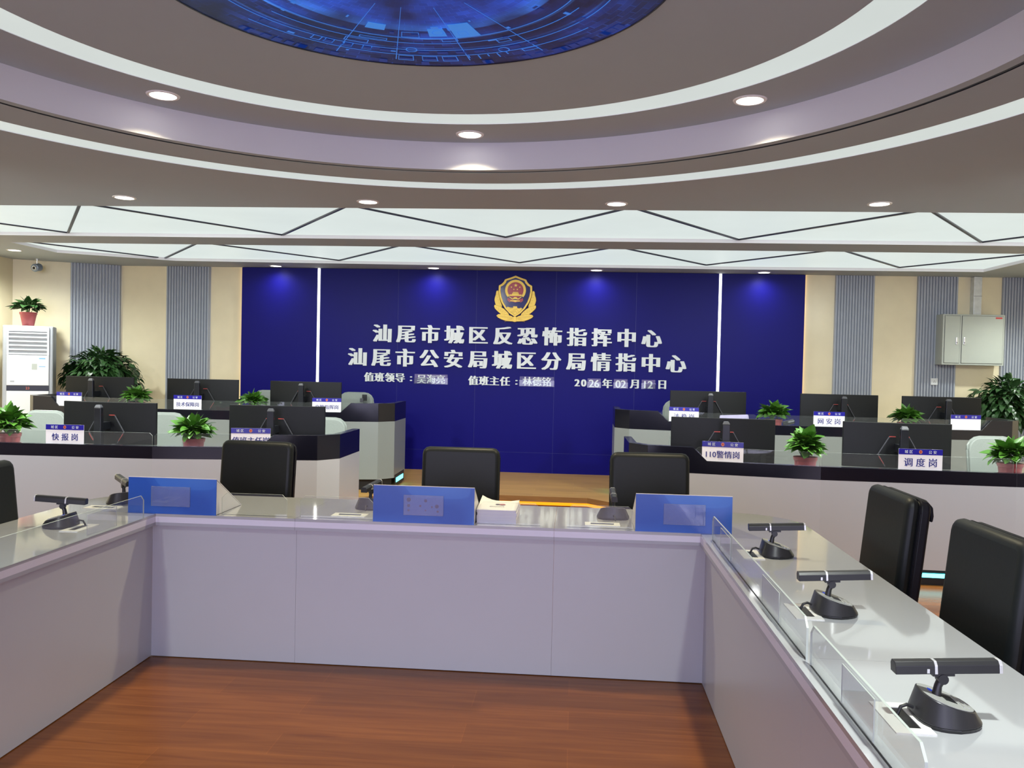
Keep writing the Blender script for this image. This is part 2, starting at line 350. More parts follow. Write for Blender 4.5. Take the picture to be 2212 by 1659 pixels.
# walls
def wl(name, a, b, mt='cream_marble', z0=0, z1=H+.3, t=.12):
    return struct(name, MB().strip([a, b], t, z0, z1), mt)
YW = 11.13
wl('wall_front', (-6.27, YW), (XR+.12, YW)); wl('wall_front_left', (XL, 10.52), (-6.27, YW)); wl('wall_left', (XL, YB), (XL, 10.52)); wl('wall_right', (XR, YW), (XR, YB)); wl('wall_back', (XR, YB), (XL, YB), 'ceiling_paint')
def flutes(name, a, b, n):
    A, B = Vector(a), Vector(b); d = (B-A).normalized(); nn = Vector((d.y, -d.x)); L = (B-A).length; pts = []
    for i in range(n):
        for f, h in ((.04, .010), (.16, .030), (.62, .030), (.74, .010)): q = A+d*L*(i+f)/n+nn*h; pts.append((q.x, q.y))
    pts = [(A.x, A.y)]+pts+[(B.x, B.y)]
    mb = MB(); n2 = len(pts)
    lo = [mb.bm.verts.new((x, y, ZP)) for x, y in pts]; hi = [mb.bm.verts.new((x, y, H-.001)) for x, y in pts]
    for i in range(n2-1): mb.face((lo[i], lo[i+1], hi[i+1], hi[i]))
    mb.face(hi); o = struct(name, mb, 'flute_grey'); return o
flutes('trim_2', (-6.83, 10.83), (-6.28, 11.118), 16); flutes('trim_3', (-5.63, YW-.002), (-5.01, YW-.002), 16)
flutes('trim_4', (3.30, YW-.002), (3.80, YW-.002), 14); flutes('trim_5', (4.325, YW-.002), (4.835, YW-.002), 14); flutes('trim_6', (5.37, YW-.002), (5.86, YW-.002), 14)
# blue feature wall of separate boards with fine joints, LED channels between
bx0, bx1, lx0, lx1 = -4.556, 2.915, -3.487, 1.837
joints = [bx0, lx0-.022, None, lx0+.022, -2.40, -1.345, -.292, .76, lx1-.022, None, lx1+.022, bx1]
mb = MB(); xs = joints
for a, b in zip(xs, xs[1:]):
    if a is None or b is None: continue
    for z0, z1 in ((ZP, .417), (.42, H-.004)): mb.box(a+.0015, b-.0015, D, D+.045, z0, z1)
struct('wall_feature_panel', mb, 'blue_laminate')
struct('trim_7', MB().box(bx0, bx1, D+.003, D+.044, ZP, H-.004), 'blue_groove')
for x, s in ((lx0, 'left'), (lx1, 'right')):
    t = thing('wall_light_strip', 'thin white vertical light strip at the %s side of the wall lettering' % s, 'light strip', (x, D, ZP), group='vertical light strips on the blue wall')
    obj('diffuser', MB().box(x-.016, x+.016, D-.004, D+.0025, ZP, H-.006), 'led_white', t, world=True)
for x, sg, s in ((bx0, -1, 'left'), (bx1, 1, 'right')):
    t = thing('edge_light_strip', 'warm light strip tucked behind the %s edge of the blue wall' % s, 'light strip', (x, D+.05, ZP), group='edge lights behind the blue wall')
    obj('led_tube', MB().box(x-.03 if sg > 0 else x+.018, x-.018 if sg > 0 else x+.03, D+.0455, D+.049, ZP, H-.006), 'led_warm', t, world=True)
    obj('glow_edge', MB().box(min(x, x+sg*.006), max(x, x+sg*.006), D+.03, D+.049, ZP, H-.006), 'led_warm', t, world=True)

# ceiling: lower plate with a round opening, two recessed light fields, upper round plate
cx, cy = -.65, 3.0
T1 = [(-6.4, 6.73), (4.87, 6.73), (4.87, 8.42), (-6.4, 8.42)]
T2 = [(-6.35, 8.95), (4.87, 8.95), (4.88, 10.56), (1.8, 10.63), (-.9, 10.61), (-5.2, 10.48), (-6.36, 9.80)]
ring = lambda r0, r1, z: flat([circ(cx, cy, r1), circ(cx, cy, r0)], z)
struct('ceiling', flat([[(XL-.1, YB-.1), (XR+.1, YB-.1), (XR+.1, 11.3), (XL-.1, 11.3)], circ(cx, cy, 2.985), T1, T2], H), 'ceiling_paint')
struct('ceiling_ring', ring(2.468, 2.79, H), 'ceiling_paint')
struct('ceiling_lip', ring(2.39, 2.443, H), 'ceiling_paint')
mb = ring(2.435, 2.475, H+.003); struct('trim_8', mb, 'dark_slot')
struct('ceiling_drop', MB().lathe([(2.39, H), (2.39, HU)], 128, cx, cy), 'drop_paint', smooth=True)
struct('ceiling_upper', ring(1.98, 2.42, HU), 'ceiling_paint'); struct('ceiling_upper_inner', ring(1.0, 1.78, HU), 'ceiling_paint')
mb = MB()
for Tq in (T1, T2): mb.strip(Tq+[Tq[0]], .002, H, H+.036)
struct('trim_9', mb, 'lip_white')
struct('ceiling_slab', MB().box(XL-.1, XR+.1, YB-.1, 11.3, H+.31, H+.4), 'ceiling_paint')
def ring_light(r0, r1, z, label):
    t = thing('ring_light', label, 'ceiling light', (cx, cy, z)); obj('diffuser', flat([circ(0, 0, r1+.01), circ(0, 0, r0-.01)], .004), 'ring_glow', t)
    obj('rim', MB().lathe([(r0-.002, .0), (r0-.002, .012)], 128).lathe([(r1+.002, 0), (r1+.002, .012)], 128), 'lip_white', t)
ring_light(2.79, 2.985, H, 'larger, thinner looking glowing ring light on the lower ceiling plate')
ring_light(1.78, 1.98, HU, 'smaller, broader looking glowing ring light around the blue ceiling picture')
def light_field(T, verts_far, verts_near, yf, yn, label, light):
    t = thing('ceiling_light_panel', label, 'ceiling light', (CX, yn, H)); z = H+.035
    obj('diffuser', flat([T], z), 'panel_glow', t, world=True)
    pts = []
    for i in range(len(verts_near)): pts += [(verts_near[i], yn)]+([(verts_far[i], yf)] if i < len(verts_far) else [])
    for a, b in zip(pts, pts[1:]):
        obj('divider', MB().bar((a[0], a[1], z-.006), (b[0], b[1], z-.006), .026, .012), 'divider', t, world=True)
    return t
nf = [-7.62+2.3*i for i in range(6)]; vf = [-5.33+2.295*i for i in range(5)]; vn = [-6.48+2.295*i for i in range(6)]
light_field(T1, vf, [max(-6.38, min(4.85, x)) for x in vn], 8.40, 6.76, 'broad luminous white panel with dark zigzag lines, over the front console rows', 0)
light_field(T2, vf, [max(-6.33, min(4.85, x)) for x in vn], 10.46, 8.98, 'farther, narrower luminous white zigzag panel next to the blue wall', 0)
# round ceiling picture
t = thing('ceiling_mural', 'round glowing blue technology picture set in the ceiling centre', 'ceiling picture', (cx, cy, HU))
obj('print', flat([circ(0, 0, 1.0)], -.002), 'mural_print', t); obj('rim', MB().lathe([(1.0, -.004), (1.008, -.004), (1.008, .01)], 96), 'divider', t)
rnd = random.Random(4)
def pol(r, a): return (r*math.cos(a), r*math.sin(a))
def seg(mb, r0, r1, a0, a1, z=-.0035, n=8):
    mb.prz([pol(r0, a0+(a1-a0)*i/n) for i in range(n+1)]+[pol(r1, a1-(a1-a0)*i/n) for i in range(n+1)], z-.0008, z)
A = lambda dg: math.radians(dg)
def blk(kd, *a):
    mb = MB(); seg(mb, *a); obj('print_block', mb, 'mural_'+kd, t)
li = MB(); blocks = []
for r, a0, a1 in ((.66, 20, 160), (.72, 30, 150), (.80, 15, 170), (.865, 40, 150)): seg(li, r, r+.004, A(a0), A(a1), n=48)
for a0 in range(58, 128, 6):
    if a0 % 12: blk('dim', .82, .845, A(a0), A(a0+3.4))
for a0 in (86, 92, 99): 
    for (q0, q1, b0, b1) in ((.80+.075, .80+.079, a0, a0+4.5), (.93, .934, a0, a0+4.5), (.875, .934, a0, a0+.25), (.875, .934, a0+4.3, a0+4.5)): seg(li, q0, q1, A(b0), A(b1))
    blk('dim', .905, .925, A(a0+.4), A(a0+4.1))
for a0 in (112, 118, 124, 128): seg(li, .80, .803, A(a0), A(a0+3)); seg(li, .845, .848, A(a0), A(a0+3)); seg(li, .80, .848, A(a0), A(a0+.3)); seg(li, .80, .848, A(a0+2.7), A(a0+3))
for a0 in range(70, 84, 3): seg(li, .875, .90+.02*(a0 % 2), A(a0), A(a0+.35))
for a0, a1, r0, r1 in ((85, 92, .56, .64), (72, 82, .52, .66), (110, 118, .54, .60)): blk('bright', r0, r1, A(a0), A(a1))
for r0, a0 in ((.80, 99.5), (.845, 70), (.60, 88)):                    # small target rings
    c0 = pol(r0, A(a0))
    for k in range(16): q = [(c0[0]+rr_*math.cos(2*PI*j/16), c0[1]+rr_*math.sin(2*PI*j/16)) for rr_, j in ((.022, k), (.022, k+1), (.027, k+1), (.027, k))]; li.prz(q, -.0043, -.0035)
for r0, r1, a0, a1 in ((.60, .655, 96, 103), (.60, .64, 76, 80), (.69, .712, 108, 118), (.735, .775, 114, 122), (.735, .765, 64, 69), (.66, .70, 82, 88), (.87, .90, 60, 65)):   # outlined frames
    for q in ((r0, r0+.003, a0, a1), (r1-.003, r1, a0, a1), (r0, r1, a0, a0+.3), (r0, r1, a1-.3, a1)): seg(li, q[0], q[1], A(q[2]), A(q[3]))
for a0 in (60, 82.5, 104, 121): seg(li, .35, .93, A(a0), A(a0+.28))
for k in range(26): a0 = rnd.uniform(25, 155); blk('dim', .945, .985, A(a0), A(a0+2.2))
for k in range(22): a0 = rnd.uniform(30, 150); r0 = rnd.uniform(.50, .9); q = rnd.uniform(.8, 3.5); (seg if k % 2 else lambda _, *a: blk('dim', *a))(li, r0, r0+rnd.uniform(.008, .03), A(a0), A(a0+q))
obj('fine_lines', li, 'mural_line', t)

# downlights: rim, glowing lens, and the lamp itself
proto_dl = None
def downlight(x, y, z, label, power=None, spot=1.9, col=(.94, 1, .94), blend=.9, tilt=(0, 0)):
    global proto_dl
    if proto_dl is None:
        t = thing('downlight', label, 'downlight', (x, y, z), 0, 'round recessed downlights')
        obj('rim', MB().lathe([(.068, 0), (.070, -.006), (.084, -.006), (.088, 0)], 28), 'downlight_rim', t, smooth=True)
        obj('lens', MB().cyl(0, 0, -.004, -.001, .068, 28), 'lens_glow', t); proto_dl = t
    else: t = dup(proto_dl, (x, y, z), 0, label)
    l = bpy.data.lights.new('downlight_lamp', 'SPOT'); l.energy = power or DOWN_POWER*4; l.spot_size = spot; l.spot_blend = blend; l.shadow_soft_size = .06; l.color = col
    lo = bpy.data.objects.new('downlight_lamp', l); C.objects.link(lo); lo.location = (x, y, z-.02); lo.rotation_euler = (tilt[0], tilt[1], 0); return t
for x, y, lb in ((-3.575, 6.36, 'leftmost of the four round downlights along the edge of the lower ceiling plate'), (-1.654, 6.46, 'downlight on the lower ceiling plate, second from the left along its edge'),
                 (.275, 6.47, 'downlight on the lower ceiling plate, third from the left along its edge'), (2.2, 6.40, 'rightmost of the four round downlights along the edge of the lower ceiling plate')): downlight(x, y, H, lb, DOWN_POWER*7, 2.3, tilt=(.55, 0))
for x, y, lb in ((-2.277, 4.428, 'left downlight in the raised round ceiling beside the big ring light'), (-.694, 5.192, 'middle downlight in the raised round ceiling over the conference desk'), (.878, 4.533, 'right downlight in the raised round ceiling beside the big ring light')): downlight(x, y, HU, lb, DOWN_POWER*3.0, 2.10, (1, .87, .55), .6)
downlight(-6.77, 9.61, H, 'downlight in the far left ceiling corner above the air conditioner', DOWN_POWER*5, 2.8)
for x, lb in ((-4.02, 'downlight by the blue wall, outside the left vertical light strip'), (-1.90, 'downlight by the blue wall, left of the gold emblem'), (.226, 'downlight by the blue wall, right of the gold emblem'), (2.348, 'downlight by the blue wall, outside the right vertical light strip')):
    downlight(x, 10.90, H, lb, WALL_POWER*4, 2.9, (.97, .97, 1), 1.0)
# unseen ceiling lamps, no fixtures; tilted ones added to brighten signs and far wall
for x, y, z in ((-2.3, 1.6, HU), (.9, 1.6, HU), (-3.6, -.5, H), (-1.7, -.6, H), (.3, -.6, H), (2.2, -.5, H), (3.2, 4.7, H), (-4.4, 4.7, H), (4.7, 4.7, H), (-5.9, 4.7, H), (-5.5, 6.3, H), (4.12, 6.3, H), (5.4, 8.4, H), (-6.95, 7.6, H), (5.4, 10.0, H)):
    l = bpy.data.lights.new('unseen_lamp', 'SPOT'); l.energy = DOWN_POWER*(3 if x > 5 else 7 if x < -6 else 3.2 if 4 < y < 5 else 7 if y > 5 else 5.5); l.spot_size = 2.4 if y > 6 else 2.1; l.spot_blend = .9; l.shadow_soft_size = .06; l.color = (.94, 1, .94)
    lo = bpy.data.objects.new('unseen_lamp', l); C.objects.link(lo); lo.location = (x, y, z-.03); lo.rotation_euler = (.9 if 4 < y < 5 else 0, 0, 0)
# ---------------------------------------------------------------- conference desk
ZT, RX0, RX1, LX0, LX1, DY0, DY1 = .76, .632, 1.232, -2.745, -2.167, 4.192, 4.845
def arc(cx, cy, rx, ry, a0, a1, n=10): return [(cx+rx*math.cos(A(a0+(a1-a0)*i/n)), cy+ry*math.sin(A(a0+(a1-a0)*i/n))) for i in range(n+1)]
def desk(label, top, rim, panel, legs):
    x0 = sum(p[0] for p in top)/len(top); y0 = sum(p[1] for p in top)/len(top)
    t = thing('conference_desk', label, 'desk', (x0, y0, 0), group=None)
    obj('worktop', MB().prz(top, ZT-.014, ZT), 'desk_top', t, world=True)
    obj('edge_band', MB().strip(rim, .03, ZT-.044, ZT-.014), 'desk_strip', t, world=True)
    obj('edge_lip', MB().strip(rim, .03, ZT-.060, ZT-.044), 'desk_edge', t, world=True)
    mb = MB().strip(panel, .02, .004, ZT-.06); obj('front_panel', mb, 'desk_panel', t, world=True)
    for l in legs: obj('support_panel', MB().box(*l, .0, ZT-.0145), 'desk_panel', t, world=True)
    return t
g = .0005; s1, s2 = -1.425, -.093; pz = .031
desk('glossy white desk corner unit behind the left blue name board', [(LX1, DY0), (s1-g, DY0), (s1-g, DY1)]+arc(-2.35, 4.45, .395, .395, 90, 180)+[(LX0, DY0)],
     [(LX1, DY0), (s1-g, DY0)], [(LX1-pz, DY0+pz), (s1-g, DY0+pz)], [(LX0+.08, LX0+.10, 4.25, 4.45)])
desk('glossy white middle desk unit under the blue board with brown spots and the paper stack', [(s1+g, DY0), (s2-g, DY0), (s2-g, DY1), (s1+g, DY1)], [(s1+g, DY0), (s2-g, DY0)],
     [(s1+g, DY0+pz), (s2-g, DY0+pz)], [(s1+.02, s1+.04, 4.25, 4.7)])
desk('glossy white desk corner unit behind the right blue name board', [(s2+g, DY0), (RX0, DY0), (RX1, DY0)]+arc(.90, 4.50, .332, .345, 0, 90)+[(s2+g, DY1)],
     [(s2+g, DY0), (RX0, DY0)], [(s2+g, DY0+pz), (RX0+pz, DY0+pz)], [(RX1-.10, RX1-.08, 4.25, 4.45)])
wy = 2.425
def wing(label, x0, x1, xi, ya, yb):
    top = [(x0, yb), (x1, yb), (x1, ya), (x0, ya)]
    rim = [(xi, ya), (xi, yb)] if xi == RX0 else [(xi, yb), (xi, ya)]
    rim = rim[::-1]
    # travel so that the left-hand side is the inside of the desk
    if xi == RX0: rim = [(xi, ya), (xi, yb)]; pan = [(xi+pz, ya+(pz if ya > 4 else 0)), (xi+pz, yb)]
    else: rim = [(xi, yb), (xi, ya)]; pan = [(xi-pz, yb), (xi-pz, ya+(pz if ya > 4 else 0))]
    xo = x1 if xi == x0 else x0; sg = 1 if xo > xi else -1
    return desk(label, top, rim, pan, [(min(xi+sg*.06, xo-sg*.1), max(xi+sg*.06, xo-sg*.1), yb+.02, yb+.04)])
wing('right wing desk unit nearest the corner, carrying two microphones', RX0, RX1, RX0, DY0-g, wy+g)
wing('right wing desk unit closest to the viewer, carrying one microphone', RX0, RX1, RX0, wy-g, .35)
wing('left wing desk unit nearest the corner, carrying one microphone', LX0, LX1, LX1, DY0-g, wy+g)
wing('left wing desk unit closest to the viewer, its top empty', LX0, LX1, LX1, wy-g, .35)

# acrylic screens standing on the desk
def edge_faces(o, lim=.0085):
    me = o.data
    for p in me.polygons:
        ls = [(me.vertices[a].co-me.vertices[b].co).length for a, b in zip(p.vertices, list(p.vertices[1:])+[p.vertices[0]])]
        if min(ls) < lim: p.material_index = 1
    return o
def screen(label, a, b, h, nrm, pockets=()):
    a, b = Vector(a), Vector(b); d = (b-a).normalized(); L = (b-a).length; c = .026
    t = thing('acrylic_screen', label, 'acrylic screen', ((a.x+b.x)/2, (a.y+b.y)/2, ZT), group='low acrylic screens on the conference desk')
    prof = [(0, 0), (L, 0), (L, h-c), (L-c, h), (c, h), (0, h-c)]; n = Vector(nrm)*.003
    P = lambda u, z, q: (a.x+d.x*u+n.x*q, a.y+d.y*u+n.y*q, ZT+z)
    edge_faces(obj('sheet', MB().hexa([P(u, z, -1) for u, z in prof], [P(u, z, 1) for u, z in prof]), ['clear', 'clear_edge'], t, world=True))
    for u0, u1 in pockets:
        mb = MB()
        for q0, q1 in ((1.6, 2.6),): mb.hexa([P(u, z, q0) for u, z in ((u0, .012), (u1, .012), (u1, .108), (u0, .108))], [P(u, z, q1) for u, z in ((u0, .012), (u1, .012), (u1, .108), (u0, .108))])
        edge_faces(obj('name_pocket', mb, ['pocket', 'clear_edge'], t, world=True), .004)
    return t
sx = .667
screen('long acrylic screen on the right wing with two name pockets', (sx, 4.05), (sx, 2.405), .118, (-1, 0), [(.25, .49), (1.10, 1.34)])
screen('acrylic screen on the right wing closest to the viewer, one name pocket', (sx, 2.365), (sx, 1.60), .118, (-1, 0), [(.29, .51)])
sl = -2.163
screen('long acrylic screen on the left wing beside its microphone', (sl, 4.06), (sl, 2.405), .118, (1, 0), [(.26, .50)])
screen('acrylic screen on the left wing closest to the viewer', (sl, 2.365), (sl, .8), .118, (1, 0))
ys = 4.245
screen('acrylic screen on the desk just right of the left blue name board', (-1.835, ys), (-1.485, ys), .113, (0, -1))
screen('acrylic screen on the desk just left of the spotted blue name board', (-1.415, ys), (-1.03, ys), .113, (0, -1))
screen('acrylic screen on the desk in front of the paper stack', (-.485, ys), (-.166, ys), .113, (0, -1))
screen('acrylic screen on the desk just left of the right blue name board', (-.03, ys), (.305, ys), .113, (0, -1))

# blue name boards, folded to a tent
def board(label, x0, x1, pk, spots=False):
    t = thing('name_board', label, 'name board', ((x0+x1)/2, 4.2, ZT), group='blue name boards on the conference desk'); W = (x1-x0)/2; h = .186
    obj('back_panel', MB().prx([(.006, h), (.010, h+.001), (.335, .004), (.331, 0)], -W, W), 'card_white', t)
    obj('side_panel', MB().prx([(.008, .002), (.010, h-.006), (.325, .002)], W-.003, W-.001), 'card_white', t); obj('side_panel', MB().prx([(.008, .002), (.010, h-.006), (.325, .002)], -W+.001, -W+.003), 'card_white', t)
    f = obj('front_panel', MB().prx([(0, 0), (.005, 0), (.009, h), (.004, h)], -W, W), 'card_blue', t)
    obj('edge_strip', MB().box(-W, W, .003, .010, h, h+.0025), 'card_white', t)
    a, b = pk[0]-(x0+x1)/2, pk[1]-(x0+x1)/2
    p = edge_faces(obj('name_pocket', MB().box(a, b, -.006, -.002, .040, .142), ['pocket', 'clear_edge'], t), .0045)
    if spots:
        mb = MB(); rr = random.Random(2)
        for u, z, r in ((.025, .118, .011), (.025, .088, .008), (.025, .064, .006), (.085, .088, .006), (.112, .115, .008), (.145, .084, .005), (.17, .088, .010), (.175, .062, .006), (.112, .066, .004)):
            n = 14; mb.hexa([(a+u+r*math.cos(2*PI*i/n), -.0018, z+r*math.sin(2*PI*i/n)) for i in range(n)], [(a+u+r*math.cos(2*PI*i/n), -.0008, z+r*math.sin(2*PI*i/n)) for i in range(n)])
        obj('spot_pattern', mb, 'spot_blue', t)
    return t
mat('packet_lilac', (.55, .48, .72), .3, noise=.2, scale=12)
mat('spot_blue', (.010, .025, .20), .5, noise=.1)
board('blue folded name board at the left end of the centre desk, grey side showing', -2.322, -1.848, (-2.194, -1.986))
board('blue folded name board with dark spots in its pocket, left of the paper stack', -1.02, -.50, (-.861, -.657), True)
board('blue folded name board at the right end of the centre desk', .311, .785, (.449, .653))

# paper stack
z = ZT; rr = random.Random(7)
blb = ('bottom booklet of the paper stack on the desk', 'booklet second from the bottom of the paper stack', 'booklet third from the bottom of the paper stack', 'top booklet of the paper stack with a curled printed cover')
for i, th in enumerate((.020, .018, .017, .013)):
    dx = rr.uniform(-.003, .003); x0, x1, y0, y1 = -.493+dx, -.290+dx, 4.27, 4.55
    t = thing('paper_booklet', blb[i], 'booklet', ((x0+x1)/2, (y0+y1)/2, z), group='paper booklets stacked on the desk')
    obj('pages', MB().box(x0, x1, y0, y1, z, z+th-.001), 'paper_edge', t, world=True)
    if i < 3: obj('cover', MB().box(x0-.0005, x1+.0005, y0-.0005, y1, z+th-.001, z+th), 'paper', t, world=True)
    else:
        mb = MB(); n = 8; gr = []
        for a in range(n+1):
            row = []
            for b in range(n+1):
                u, v = a/n, b/n; lift = .004+.028*max(0, 1-u*2.2)**2*v+.012*max(0, u-.75)*4*v**2*.6-.004*(1-v)
                row.append(mb.bm.verts.new((x0+u*(x1-x0), y0-.006+v*(y1-y0), z+th+max(.0005, lift))))
            gr.append(row)
        for a in range(n):
            for b in range(n): mb.face((gr[a][b], gr[a+1][b], gr[a+1][b+1], gr[a][b+1]))
        o = obj('cover', mb, 'paper', t, smooth=True, world=True); so = o.modifiers.new('s', 'SOLIDIFY'); so.thickness = .001
        mb = MB().cyl(-.40, 4.42, z+th+.0055, z+th+.0066, .012, 16).box(-.436, -.36, 4.352, 4.356, z+th+.004, z+th+.0052); obj('print', mb, 'ink', t, world=True)
        obj('print', MB().cyl(-.375, 4.42, z+th+.0055, z+th+.0066, .016, 14), 'ink_red', t, world=True)
    z += th

# microphones with their cable boxes
proto_mic = None
def mic(x, y, z, rz, label):
    global proto_mic
    if proto_mic is None:
        t = thing('desk_microphone', label, 'microphone', (x, y, z), rz, 'boom microphones on the desks')
        def outl(lx, ly, k=1, n=28):
            o = []
            for q in range(n):
                a = 2*PI*q/n; ca, sa = math.cos(a), math.sin(a); x_ = lx*math.copysign(abs(ca)**.72, ca); y_ = ly*math.copysign(abs(sa)**.72, sa); o.append((x_+.004, y_*(1-.22*max(0, x_/lx))))
            return o
        zz = lambda xx: .050-.30*xx
        foot, tp = outl(.074, .088), [(a, b, zz(a)) for a, b in outl(.060, .068)]
        obj('foot', MB().hexa([(a*.97, b*.97, 0) for a, b in foot], [(a, b, .009) for a, b in foot]), 'mic_black', t, bevel=.002)
        obj('base', MB().hexa([(a, b, .009) for a, b in foot], tp), 'mic_grey', t, smooth=True, bevel=.002)
        pl = obj('control_plate', MB().hexa([(a*.95, b*.95, c-.0005+.05*.30*a*0) for a, b, c in tp], [(a*.95, b*.95, zz(a*.95)+.0012) for a, b, c in tp]), 'mic_plate', t)
        def pad(nm, xa, xb, ya, yb, mt, h=.0025): return obj(nm, MB().hexa([(xa, ya, zz(xa)-.001), (xb, ya, zz(xb)-.001), (xb, yb, zz(xb)-.001), (xa, yb, zz(xa)-.001)], [(xa, ya, zz(xa)+h), (xb, ya, zz(xb)+h), (xb, yb, zz(xb)+h), (xa, yb, zz(xa)+h)]), mt, pl)
        pad('screen', -.004, .022, -.022, .018, 'monitor_dark'); pad('button', .030, .034, -.036, .036, 'silver', .003); pad('button', .045, .049, -.026, .026, 'silver', .003); pad('indicator', -.026, -.018, .020, .032, 'blue_led', .003)
        obj('stem', MB().tube([(-.018, 0, .052), (-.014, 0, .078), (-.006, 0, .096)], [.011, .009, .010], 12), 'mic_black', t, smooth=True)
        obj('hinge', MB().tube([(-.006, -.011, .096), (-.006, .011, .096)], .012, 16).bar((-.03, 0, .105), (.02, 0, .108), .018, .006), 'mic_black', t)
        tl = .06; b0 = Vector((-.118, 0, .112)); bd = Vector((1, 0, tl)).normalized()
        sec = [(-.017, -.015), (.017, -.015), (.017, .005), (.010, .014), (-.010, .014), (-.017, .005)]; un = Vector((-tl, 0, 1)).normalized()
        def boom(nm, u0, u1, mt, k=1): return obj(nm, MB().hexa([b0+bd*u0+Vector((0, a*k, 0))+un*(c*k+.008) for a, c in sec], [b0+bd*u1+Vector((0, a*k, 0))+un*(c*k+.008) for a, c in sec]), mt, t, bevel=.001)
        boom('boom', 0, .090, 'mic_black'); boom('boom', .095, .236, 'mic_black'); boom('silver_band', .089, .096, 'silver', 1.02); boom('silver_tip', .235, .243, 'silver', 1.01)
        obj('status_light', MB().box(-.047, -.041, -.0178, -.0168, .112, .122), 'silver', t)
        obj('cable', MB().tube([(-.070, .0, .024), (-.085, -.002, .030), (-.100, -.006, .026), (-.108, -.008, .010), (-.110, -.008, .0045)], .0042, 10), 'cable', t, smooth=True)
        proto_mic = t; return t
    return dup(proto_mic, (x, y, z), rz, label)
proto_gr = None
def grommet(x, y, rz, label):
    global proto_gr
    if proto_gr is None:
        t = thing('cable_box', label, 'cable box', (x, y, ZT), rz, 'white cable boxes let into the desk'); proto_gr = t
        mb = MB().box(-.045, .045, -.09, -.06, 0, .003).box(-.045, .045, .06, .09, 0, .003).box(-.045, -.012, -.06, .06, 0, .003).box(.022, .045, -.06, .06, 0, .003)
        obj('plate', mb, 'grommet', t); obj('slot', MB().box(-.012, .022, -.06, .06, .0002, .001), 'kick_black', t); return t
    return dup(proto_gr, (x, y, ZT), rz, label)
for x, y, rz, a, b in ((.895, 3.765, -.05, 'microphone on the right wing farthest back, by the right name board', 'white cable box on the right wing beside the farthest microphone'),
                       (.885, 2.90, 0, 'middle one of the three microphones on the right wing', 'white cable box on the right wing beside the middle microphone'),
                       (.885, 2.04, 0, 'large looking microphone on the right wing closest to the viewer', 'white cable box on the right wing closest to the viewer'),
                       (-2.43, 3.80, PI+.1, 'microphone on the left wing, its boom pointing left', 'white cable box beside the left wing microphone'),
                       (-2.50, 4.47, PI/2+.75, 'microphone half hidden behind the left blue name board', 'white cable box left of the left blue name board'),
                       (-1.12, 4.57, PI/2-.12, 'microphone half hidden behind the spotted blue name board', 'white cable box left of the spotted blue name board'),
                       (.215, 4.54, PI/2, 'microphone on the centre desk just left of the right name board', 'white cable box in front of the microphone by the right name board')):
    mic(x, y, ZT, rz, a)
    gx, gy = (.785, y-.012) if x > .5 else (-2.32, 3.77) if y < 4 else (-2.52, 4.305) if x < -2 else (-1.18, 4.345) if x < 0 else (.152, 4.345)
    grommet(gx, gy, 0 if x > .5 else PI if y < 4 else PI/2, b)

